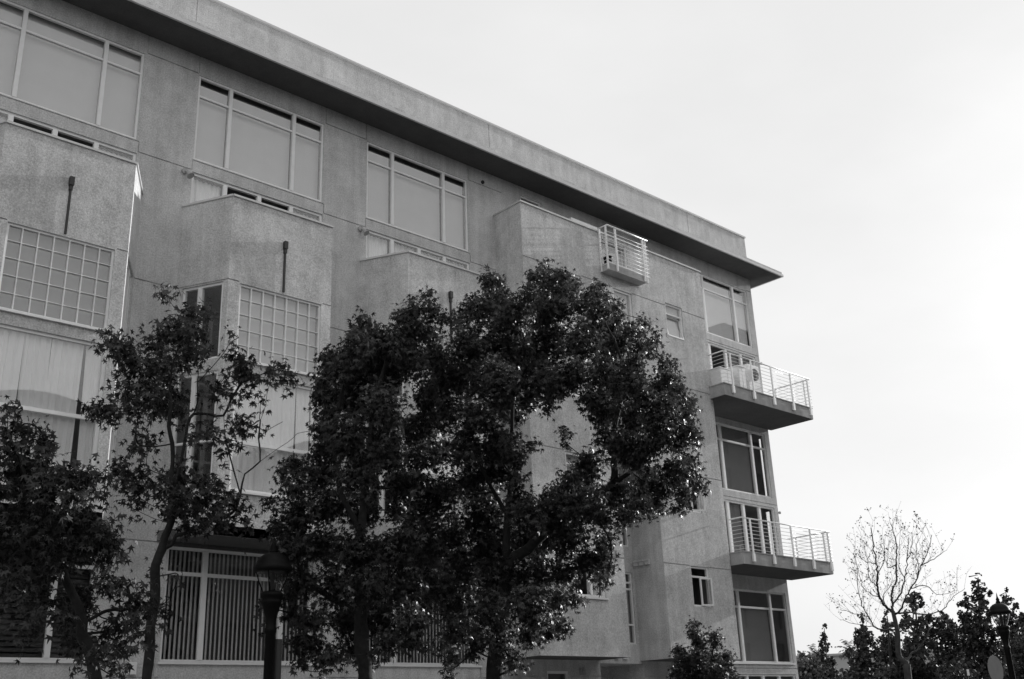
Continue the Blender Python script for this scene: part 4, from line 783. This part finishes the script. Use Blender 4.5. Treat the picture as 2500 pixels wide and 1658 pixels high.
def np_mesh(name, V, F, mat, var=None, smooth=False):
    me = bpy.data.meshes.new(name)
    me.vertices.add(len(V)); me.vertices.foreach_set('co', V.astype(np.float32).ravel())
    nf = len(F); me.loops.add(nf*3); me.loops.foreach_set('vertex_index', F.astype(np.int32).ravel())
    me.polygons.add(nf); me.polygons.foreach_set('loop_start', np.arange(0, nf*3, 3, dtype=np.int32))
    me.update(calc_edges=True)
    if var is not None:
        a = me.attributes.new('leafvar', 'FLOAT', 'POINT'); a.data.foreach_set('value', var.astype(np.float32))
    me.materials.append(mat)
    return me

def frames(dirs, nrms):
    y = dirs/np.linalg.norm(dirs, axis=1, keepdims=True)
    n = nrms-y*np.sum(nrms*y, axis=1, keepdims=True); n /= np.linalg.norm(n, axis=1, keepdims=True)+1e-9
    x = np.cross(y, n)
    return np.stack([x, y, n], axis=2)      # columns

def scatter(base_v, base_f, pos, R, size):
    nv = len(base_v); N = len(pos)
    V = np.einsum('nij,vj->nvi', R, base_v)*size[:, None, None]+pos[:, None, :]
    F = (base_f[None]+(np.arange(N)*nv)[:, None, None]).reshape(-1, 3)
    return V.reshape(-1, 3), F

def grow(blobs, limbs, base, trunk_r, twig_mat, bark, parent, density, leaf, axis, leaf_objs=0, balls=0, twig_frac=1.0, mat='leaf', min_r=.004):
    """limbs: traced polylines; every blob hangs on a branch grown from the nearest limb"""
    nodes = []; par = []; cnt = []
    def addnode(p, pr): nodes.append(Vector(p)); par.append(pr); cnt.append(0); return len(nodes)-1
    limb_nodes = 0
    for li, l in enumerate(limbs):
        l = [Vector(p) for p in l]
        if li == 0:
            p0 = Vector((l[0].x, l[0].y, 0)); prev = addnode(p0, -1)
            l = l if l[0].z > .3 else l[1:]
        else:
            prev = min(range(len(nodes)), key=lambda i: (nodes[i]-l[0]).length); l = l[1:]
        for p in l:
            a = nodes[prev]; m = (a+p)/2+Vector(rng.normal(0, .02, 3))
            prev = addnode(m, prev); prev = addnode(p, prev)
    limb_nodes = len(nodes)
    c0 = nodes[0]
    order = sorted(range(len(blobs)), key=lambda i: min((nodes[j]-Vector(blobs[i][:3])).length for j in range(limb_nodes)))
    bnode = {}
    for i in order:
        c = Vector(blobs[i][:3])
        best = min(range(1, len(nodes)), key=lambda j: (nodes[j]-c).length+max(0, nodes[j].z-c.z)*.6)
        a = nodes[best]; m = (a+c)/2+Vector((0, 0, -.05*(c-a).length))+Vector(rng.normal(0, .03, 3))
        k = addnode(m, best); k = addnode(c, k); bnode[i] = k
        j = k
        while j >= 0: cnt[j] += 1; j = par[j]
    tot = max(cnt[0], 1)
    def rad(i):
        if cnt[i] == 0: return min_r
        return max(min_r, trunk_r*(cnt[i]/tot)**.62)
    mb = MB(); kids = {}
    for i, p in enumerate(par): kids.setdefault(p, []).append(i)
    done = set()
    def chain(start, first):
        pts = [nodes[first]] if first >= 0 else []; rr = [rad(start)] if first >= 0 else []
        i = start
        while True:
            pts.append(nodes[i]); rr.append(rad(i))
            ks = kids.get(i, [])
            if not ks: break
            ks = sorted(ks, key=lambda q: -cnt[q])
            for q in ks[1:]: chain(q, i)
            i = ks[0]
        # smooth subdivision
        P = [pts[0]]; Rr = [rr[0]]
        for k in range(len(pts)-1):
            p0 = pts[max(k-1, 0)]; p1 = pts[k]; p2 = pts[k+1]; p3 = pts[min(k+2, len(pts)-1)]
            for s in (.5, 1.0):
                q = .5*((2*p1)+(p2-p0)*s+(2*p0-5*p1+4*p2-p3)*s*s+(3*p1-p0-3*p2+p3)*s**3)
                P.append(q); Rr.append(rr[k]+(rr[k+1]-rr[k])*s)
        big = max(Rr)
        if big > .03:
            Rr = [r*(1+rng.uniform(-.06, .08)) for r in Rr]
        mb.tube(P, Rr, 10 if big > .03 else 5, caps=False)
    import sys
    sys.setrecursionlimit(5000)
    chain(0, -1)
    me = mb.mesh('trunk', bark, True)
    tr = link('trunk', me, parent)
    # leaves
    axis = np.array(axis)
    pos = []; dirs = []; nrm = []; tw = MB()
    for i, (cx, cy, cz, r) in enumerate(blobs):
        la = .16*leaf*leaf
        n = max(4, int(density*math.pi*r*r/la)); per = 6; ns = max(1, n//per)
        c = np.array([cx, cy, cz])
        q = rng.normal(size=(ns, 3)); q /= np.linalg.norm(q, axis=1, keepdims=True); q *= (rng.uniform(0, 1, (ns, 1))**.42)*max(.02, r-leaf*.55)
        for s in q:
            out = s/(np.linalg.norm(s)+1e-6)*.8+rng.normal(0, .25, 3)
            ax = (c+s)-np.array([axis[0], axis[1], cz]); out = out+ax/(np.linalg.norm(ax)+.3)*.5
            tip = c+s
            if rng.uniform() < twig_frac:
                mid = c+s*.5+np.array([0, 0, -.04*r]); tw.tube([c, mid, tip], [min_r*.9, min_r*.7, min_r*.45], 3, caps=False)
            m = per+rng.integers(-2, 3)
            for k in range(m):
                d = np.array([0, 0, -.75])+out*.55+rng.normal(0, .42, 3)
                pos.append(tip+rng.normal(0, leaf*.55, 3)+d*leaf*.25); dirs.append(d); nrm.append(out*.55+np.array([0, 0, .45])+rng.normal(0, .45, 3))
    pos = np.array(pos); dirs = np.array(dirs); nrm = np.array(nrm)
    R = frames(dirs, nrm); N = len(pos)
    size = leaf*.56*rng.uniform(.6, 1.2, N); var = rng.uniform(0, 1, N)**1.3
    # the leaves that show largest (nearest the viewer) are leaves of their own
    k = min(leaf_objs, N)
    if k:
        dist = np.linalg.norm(pos-np.array([0, -20, 1.6]), axis=1)/size
        idx = np.argsort(dist); one = idx[:k]; rest = idx[k:]
        lms = []
        for vv in (.1, .4, .8):
            lms.append(np_mesh('leaf', LV, LF, M[mat], np.full(len(LV), vv)))
        for j in one:
            o = bpy.data.objects.new('leaf', lms[int(rng.integers(0, 3))]); COL.objects.link(o)
            m = Matrix([list(R[j][a]*size[j])+[pos[j][a]] for a in range(3)]+[[0, 0, 0, 1]])
            o.parent = parent; o.matrix_parent_inverse = world_of(parent).inverted(); o.matrix_basis = m
        pos, R, size, var = pos[rest], R[rest], size[rest], var[rest]
    V_, F_ = scatter(LV, LF, pos, R, size)
    cr = link('crown', np_mesh('crown', V_, F_, M[mat], np.repeat(var, len(LV))), parent)
    cr['kind'] = 'stuff'
    if tw.v:
        o = link('twigs', tw.mesh('twigs', twig_mat), parent); o['kind'] = 'stuff'
    for k in range(balls):
        b_ = blobs[int(rng.integers(0, len(blobs)))]
        p = np.array(b_[:3])+rng.normal(0, b_[3]*.7, 3)
        q = MB(); q.ball((0, 0, 0), .017, 7, 5); q.tube([(0, 0, .015), (.01, 0, .06)], .0015, 3)
        me = cached('seedball', lambda: q.mesh('seed_ball', M['ball'], True))
        o = link('seed_ball', me, parent); o.location = p
    return N

T = {}
def street_tree(key, base, label, **kw):
    t = empty('street_tree', (base[0], base[1], 0), label, 'tree', 'star-leaved trees along the pavement')
    bl, li = TREES[key]
    return grow(bl, li, base, parent=t, axis=base, **kw)
NT = []
NT.append(street_tree('T1', (4.95, -7.5), 'dark leafy tree at the left edge with a leaning trunk', trunk_r=.07, twig_mat=M['twig'], bark=M['bark'], density=3.6, leaf=.135, leaf_objs=290, balls=12))
NT.append(street_tree('T2', (6.15, -6.3), 'slender open tree with a thin pale trunk, between the leaning tree and the lantern', trunk_r=.062, twig_mat=M['twig'], bark=M['bark'], density=3.2, leaf=.14, leaf_objs=290, balls=40))
NT.append(street_tree('T3', (9.1, -7.1), 'broad dark tree just right of the lantern, overlapping the largest crown', trunk_r=.10, twig_mat=M['twig'], bark=M['bark'], density=4.4, leaf=.122, leaf_objs=290, balls=25, twig_frac=.4))
NT.append(street_tree('T4', (11.5, -7.0), 'largest tree with a wide dense crown at the centre, sky-lit on its right side', trunk_r=.13, twig_mat=M['twig'], bark=M['bark'], density=4.3, leaf=.122, leaf_objs=290, balls=30, twig_frac=.4))
NT.append(street_tree('T5', (16.8, -6.9), 'young small tree at the bottom under the corner balconies', trunk_r=.04, twig_mat=M['twig'], bark=M['bark'], density=4.0, leaf=.10, leaf_objs=60))

# the same kind of tree along the near kerb, beside and behind the viewer (unseen, added to darken the lower facade; also mirrored in the windows)
src = [o for o in bpy.data.objects if o.type == 'EMPTY' and o.name.startswith('street_tree')]
big = sorted(src, key=lambda o: (o.location-Vector((11.5, -7, 0))).length)[0]
mates = [c for c in bpy.data.objects if c.parent == big and c.name.split('.')[0] in ('trunk', 'crown', 'twigs')]
NEARL = ['leafy tree at the far end of the near kerb, left of and behind the viewer', 'leafy tree behind the viewer to the left', 'leafy tree behind the viewer to the right', 'leafy near-kerb tree first to the right of the viewer',
         'leafy near-kerb tree second to the right of the viewer', 'leafy near-kerb tree third to the right of the viewer', 'leafy near-kerb tree farthest to the right of the viewer', 'leafy tree straight behind the viewer']
for k, (x_, y_, rz, sc) in enumerate([(-14, -22, 1.1, 1.15), (-6.5, -24, 2.6, 1.3), (9, -25.5, 4.0, 1.35), (17, -19.2, 5.1, 1.2), (26, -19.4, .6, 1.3), (36, -19.0, 1.9, 1.35), (48, -19.5, 3.0, 1.4), (1.5, -27, .2, 1.3)]):
    t_ = empty('street_tree', (x_, y_, 0), NEARL[k], 'tree', 'unseen trees added along the near kerb')
    for c in mates:
        o = c.copy(); COL.objects.link(o); o.parent = t_; o.matrix_parent_inverse = Matrix.Translation((-11.5, 7, 0))
    t_.rotation_euler = (0, 0, rz); t_.scale = (sc, sc, sc)

# bare tree
def bare_tree():
    t = empty('bare_tree', (TREES['bare'][0][1][0], TREES['bare'][0][1][1], 0), 'nearly leafless tree with thin upswept branches right of the building', 'tree')
    mb = MB(); bud = []
    L0 = TREES['bare']
    rad = [(.11, .075), (.07, .05), (.04, .012), (.035, .01), (.025, .008), (.026, .007), (.03, .02), (.02, .005), (.025, .006), (.012, .005), (.012, .005), (.035, .010)]+[(.014, .004)]*20
    for i, l in enumerate(L0):
        pts = [Vector(p) for p in l]
        if i == 0: pts = [Vector((pts[0].x, pts[0].y, 0)), pts[1], pts[2]]
        P = [pts[0]]
        for k in range(len(pts)-1):
            p0 = pts[max(k-1, 0)]; p1 = pts[k]; p2 = pts[k+1]; p3 = pts[min(k+2, len(pts)-1)]
            for s in (.25, .5, .75, 1.0):
                P.append(.5*((2*p1)+(p2-p0)*s+(2*p0-5*p1+4*p2-p3)*s*s+(3*p1-p0-3*p2+p3)*s**3)+(Vector(rng.normal(0, .012, 3)) if i > 1 else Vector()))
        ra, rb = rad[i]; n = len(P)
        mb.tube(P, [ra+(rb-ra)*k/(n-1) for k in range(n)], 10 if i < 2 else 5, caps=False)
        if i > 1:
            for k in range(2, n):
                for _ in range(1 if rng.uniform() < .9 else 2):
                    s = P[k]+(P[k-1]-P[k])*rng.uniform()
                    d = (P[k]-P[k-1]).normalized()*.5+Vector((rng.normal(0, .5), rng.normal(0, .5), .75+rng.normal(0, .25)))
                    d.normalize(); ln = rng.uniform(.25, .75)
                    m1 = s+d*ln*.5+Vector(rng.normal(0, .03, 3)); e = s+d*ln+Vector((0, 0, .05))+Vector(rng.normal(0, .05, 3))
                    mb.tube([s, m1, e], [.0034, .0028, .0016], 3, caps=False)
                    for q in range(2):
                        a = m1+(e-m1)*rng.uniform(); dd = Vector((rng.normal(0, .6), rng.normal(0, .6), .5)).normalized()*rng.uniform(.08, .22)
                        mb.tube([a, a+dd], [.0026, .0015], 3, caps=False); bud += [a+dd, a+dd*.5+Vector(rng.normal(0, .02, 3))]
                    bud += [e]
                    if rng.uniform() < .12: bud += [e+Vector(rng.normal(0, .03, 3)) for _ in range(4)]
    link('trunk', mb.mesh('trunk', M['bark_pale'], True), t)
    bud = np.array([tuple(b) for b in bud]); N = len(bud)
    R = frames(rng.normal(size=(N, 3)), rng.normal(size=(N, 3)))
    V_, F_ = scatter(TV, TF, bud, R, rng.uniform(.012, .038, N))
    o = link('crown', np_mesh('crown', V_, F_, M['leaf'], np.full(len(V_), .4)), t); o['kind'] = 'stuff'
bare_tree()

def far_tree(kind, blobs, base, name, label, group):
    t = empty(name, (base[0], base[1], -.1), label, 'tree', group)
    dist = math.hypot(base[0], base[1]+20)
    lf = dist*(.0021 if kind != 'l' else .0020)
    low = min(b[2] for b in blobs); allb = [b for b in blobs]
    z = low
    while z > .8:
        for _ in range(3): allb.append([base[0]+rng.normal(0, .9), base[1]+rng.normal(0, .9), z, 1.0])
        z -= .9
    pos = []
    for cx, cy, cz, r in allb:
        dens = 2.0 if cz >= low-.5 else .9
        n = max(6, int(dens*math.pi*r*r/(.42*lf*lf)))
        n = min(n, 4200)
        q = rng.normal(size=(n, 3)); q /= np.linalg.norm(q, axis=1, keepdims=True); q *= (rng.uniform(0, 1, (n, 1))**.4)*r*1.02
        # clump
        k = max(1, n//14); cen = q[:k]; q = cen[rng.integers(0, k, n)]*.9+rng.normal(0, r*.16+lf*.3, (n, 3))
        pos.append(q+np.array([cx, cy, cz]))
    pos = np.vstack(pos); N = len(pos)
    R = frames(rng.normal(size=(N, 3)), rng.normal(size=(N, 3)))
    V_, F_ = scatter(TV, TF, pos, R, lf*rng.uniform(.6, 1.4, N))
    o = link('crown', np_mesh('crown', V_, F_, M['leaf_lite' if kind == 'l' else 'leaf_far'], np.repeat(rng.uniform(0, 1, N), len(TV))), t); o['kind'] = 'stuff'
    mb = MB(); top = max(b[2] for b in blobs); tb = [b for b in blobs if b[2] > low]
    hi = max(blobs, key=lambda b: b[2])
    mb.tube([(base[0], base[1], -.1), (base[0], base[1], low*.8), (hi[0], hi[1], hi[2]-.1)], [.16, .11, .02], 8, caps=False)
    for b_ in blobs:
        if b_[2] > low: mb.tube([(base[0]+(hi[0]-base[0])*.5, base[1]+(hi[1]-base[1])*.5, b_[2]-b_[3]*1.5), b_[:3]], [.035, .012], 4, caps=False)
    link('trunk', mb.mesh('trunk', M['bark'], True), t)
    return N
LB = ['narrow pointed evergreen standing alone nearest the building edge', 'pointed evergreen with a thin tip left of the bare tree', 'dark evergreen directly behind the trunk of the bare tree',
      'round-headed tree with layered leaf clumps right of the bare trunk', 'low rounded dark tree between the layered tree and the tallest evergreen', 'tallest ragged evergreen left of the right-hand lantern',
      'pointed evergreen directly behind the right-hand lantern', 'dark tree cut by the right edge of the picture', 'pale feathery shrub tree against the foot of the building corner']
for i, (k, bl, base) in enumerate(TREES['bg']):
    nm = {'c': 'evergreen_tree', 'r': 'round_tree', 'l': 'shrub_tree'}[k]
    NT.append(far_tree(k, bl, base, nm, LB[i], 'dark trees beyond the building' if k != 'l' else None))

# palms
def palm(x, y, zt, label, sc=1.0):
    t = empty('palm_tree', (x, y, -.1), label, 'palm', 'distant palms right of the building')
    mb = MB(); mb.tube([(x, y, -.1), (x+.1, y, zt*.5), (x+.05, y, zt-.4)], [.24, .2, .19], 9, caps=False); mb.tube([(x+.05, y, zt-.9), (x+.05, y, zt-.3)], [.2, .34], 9)
    link('trunk', mb.mesh('trunk', M['bark'], True), t)
    mb = MB()
    for k in range(34):
        a = rng.uniform(0, 6.283); el = rng.uniform(-.5, 1.2); ln = sc*rng.uniform(.8, 1.15)
        p = [Vector((x+.05, y, zt-.3))]; d = Vector((math.cos(a)*math.cos(el), math.sin(a)*math.cos(el), math.sin(el)))
        for s in range(4): p.append(p[-1]+d*ln/4); d = (d+Vector((0, 0, -.22))).normalized()
        side = d.cross(Vector((0, 0, 1))); side = side.normalized() if side.length > .01 else Vector((1, 0, 0))
        for s in range(1, 5):
            for _ in range(3):
                for sg in (-1, 1):
                    q = p[s-1]+(p[s]-p[s-1])*rng.uniform(); e = q+side*sg*.26*sc+Vector((0, 0, -.12))+(p[s]-p[s-1])*.5
                    n = len(mb.v); mb.v += [tuple(q), tuple(q+(p[s]-p[s-1])*.25), tuple(e)]; mb.f.append((n, n+1, n+2))
    link('crown', mb.mesh('crown', M['leaf_far']), t)
palm(67.7, 22.7, 5.9, 'distant palm left of the two, beside the lone evergreen', .9)
palm(68.9, 20.7, 6.15, 'distant palm right of the two, left of the pointed evergreen', .9)

# far pale building
def far_building():
    a = Vector((89.5, 44.2)); b = Vector((101.0, 24.7)); d = (b-a).normalized(); n = Vector((d.y, -d.x))
    if n.dot(Vector((0, -20))-a) < 0: n = -n
    t = empty('low_building', ((a.x+b.x)/2, (a.y+b.y)/2, 0), 'low pale building far off, seen in gaps between the trees', 'building')
    L_ = (b-a).length
    mb = MB(); hs = [(2.0+3.2*k, 3.6+3.2*k, 3.2, 4.6, .2) for k in range(6)]
    wallface(mb, a, b, -.13, 6.95, hs); wallface(mb, b, b-n*14, -.13, 6.95); wallface(mb, a-n*14, a, -.13, 6.95); wallface(mb, b-n*14, a-n*14, -.13, 6.95)
    mb.build('wall', M['far_wall'], t)
    p = [a+n*.2, b+n*.2, b-n*14.2, a-n*14.2]
    mb = MB(); mb.prism([tuple(q) for q in p], 6.952, 7.15); mb.build('roof', M['far_wall'], t)
    for h in hs:
        c = a+d*h[0]-n*.15
        mb = MB(); e = a+d*h[1]-n*.15
        mb.prism([tuple(c), tuple(e), tuple(e-n*.05), tuple(c-n*.05)], 3.2, 4.6); mb.build('window', M['dark_metal'], t)
far_building()

# ------------------------------------------------------------------ buildings across the street (behind the viewer; the windows mirror them)
t = empty('vaulted_building', (20, -47, 0), 'barrel-roofed building across the street, mirrored as dark arches in the bay windows', 'building')
mb = MB(); wallface(mb, (70, -42), (-30, -42), -.13, 18.4, [(3+4*k, 5.4+4*k, 3+3.4*j, 5.0+3.4*j, .25) for k in range(24) for j in range(4)])
mb.box(-30, 70, -56, -42.3, -.13, 18.4); mb.build('wall', M['opp_wall'], t)
for cx in (-19.2, .2, 19.6, 39.0, 58.4):
    mb = MB(); pr = [(cx+4.2*math.cos(math.pi*k/16), 18.38+2.1*math.sin(math.pi*k/16)) for k in range(17)]
    n0 = len(mb.v)
    mb.v += [(x_, -42.0, z_) for x_, z_ in pr]+[(x_, -55, z_) for x_, z_ in pr]
    mb.f += [(n0+k, n0+k+1, n0+17+k+1, n0+17+k) for k in range(16)]; mb.f.append(tuple(range(n0, n0+17))); mb.f.append(tuple(range(n0+33, n0+16, -1)))
    mb.build('roof', M['opp_wall'], t)
t = empty('tower_block', (95, -50, 0), 'stepped dark block down the street, mirrored in the end windows', 'building')
mb = MB(); wallface(mb, (89, -42), (72, -42), -.13, 31, [(1.5+3.2*k, 3.7+3.2*k, 3+3.4*j, 5.0+3.4*j, .25) for k in range(5) for j in range(8)]); mb.box(72, 89, -60, -42.3, -.13, 31)
wallface(mb, (130, -42.01), (89, -42.01), -.13, 41.5, [(1.5+3.2*k, 3.7+3.2*k, 3+3.4*j, 5.0+3.4*j, .25) for k in range(12) for j in range(11)]); mb.box(89.01, 130, -60, -42.3, -.13, 41.5)
mb.build('wall', M['opp_wall'], t)
print('leaves', NT, 'objects', len(bpy.data.objects))
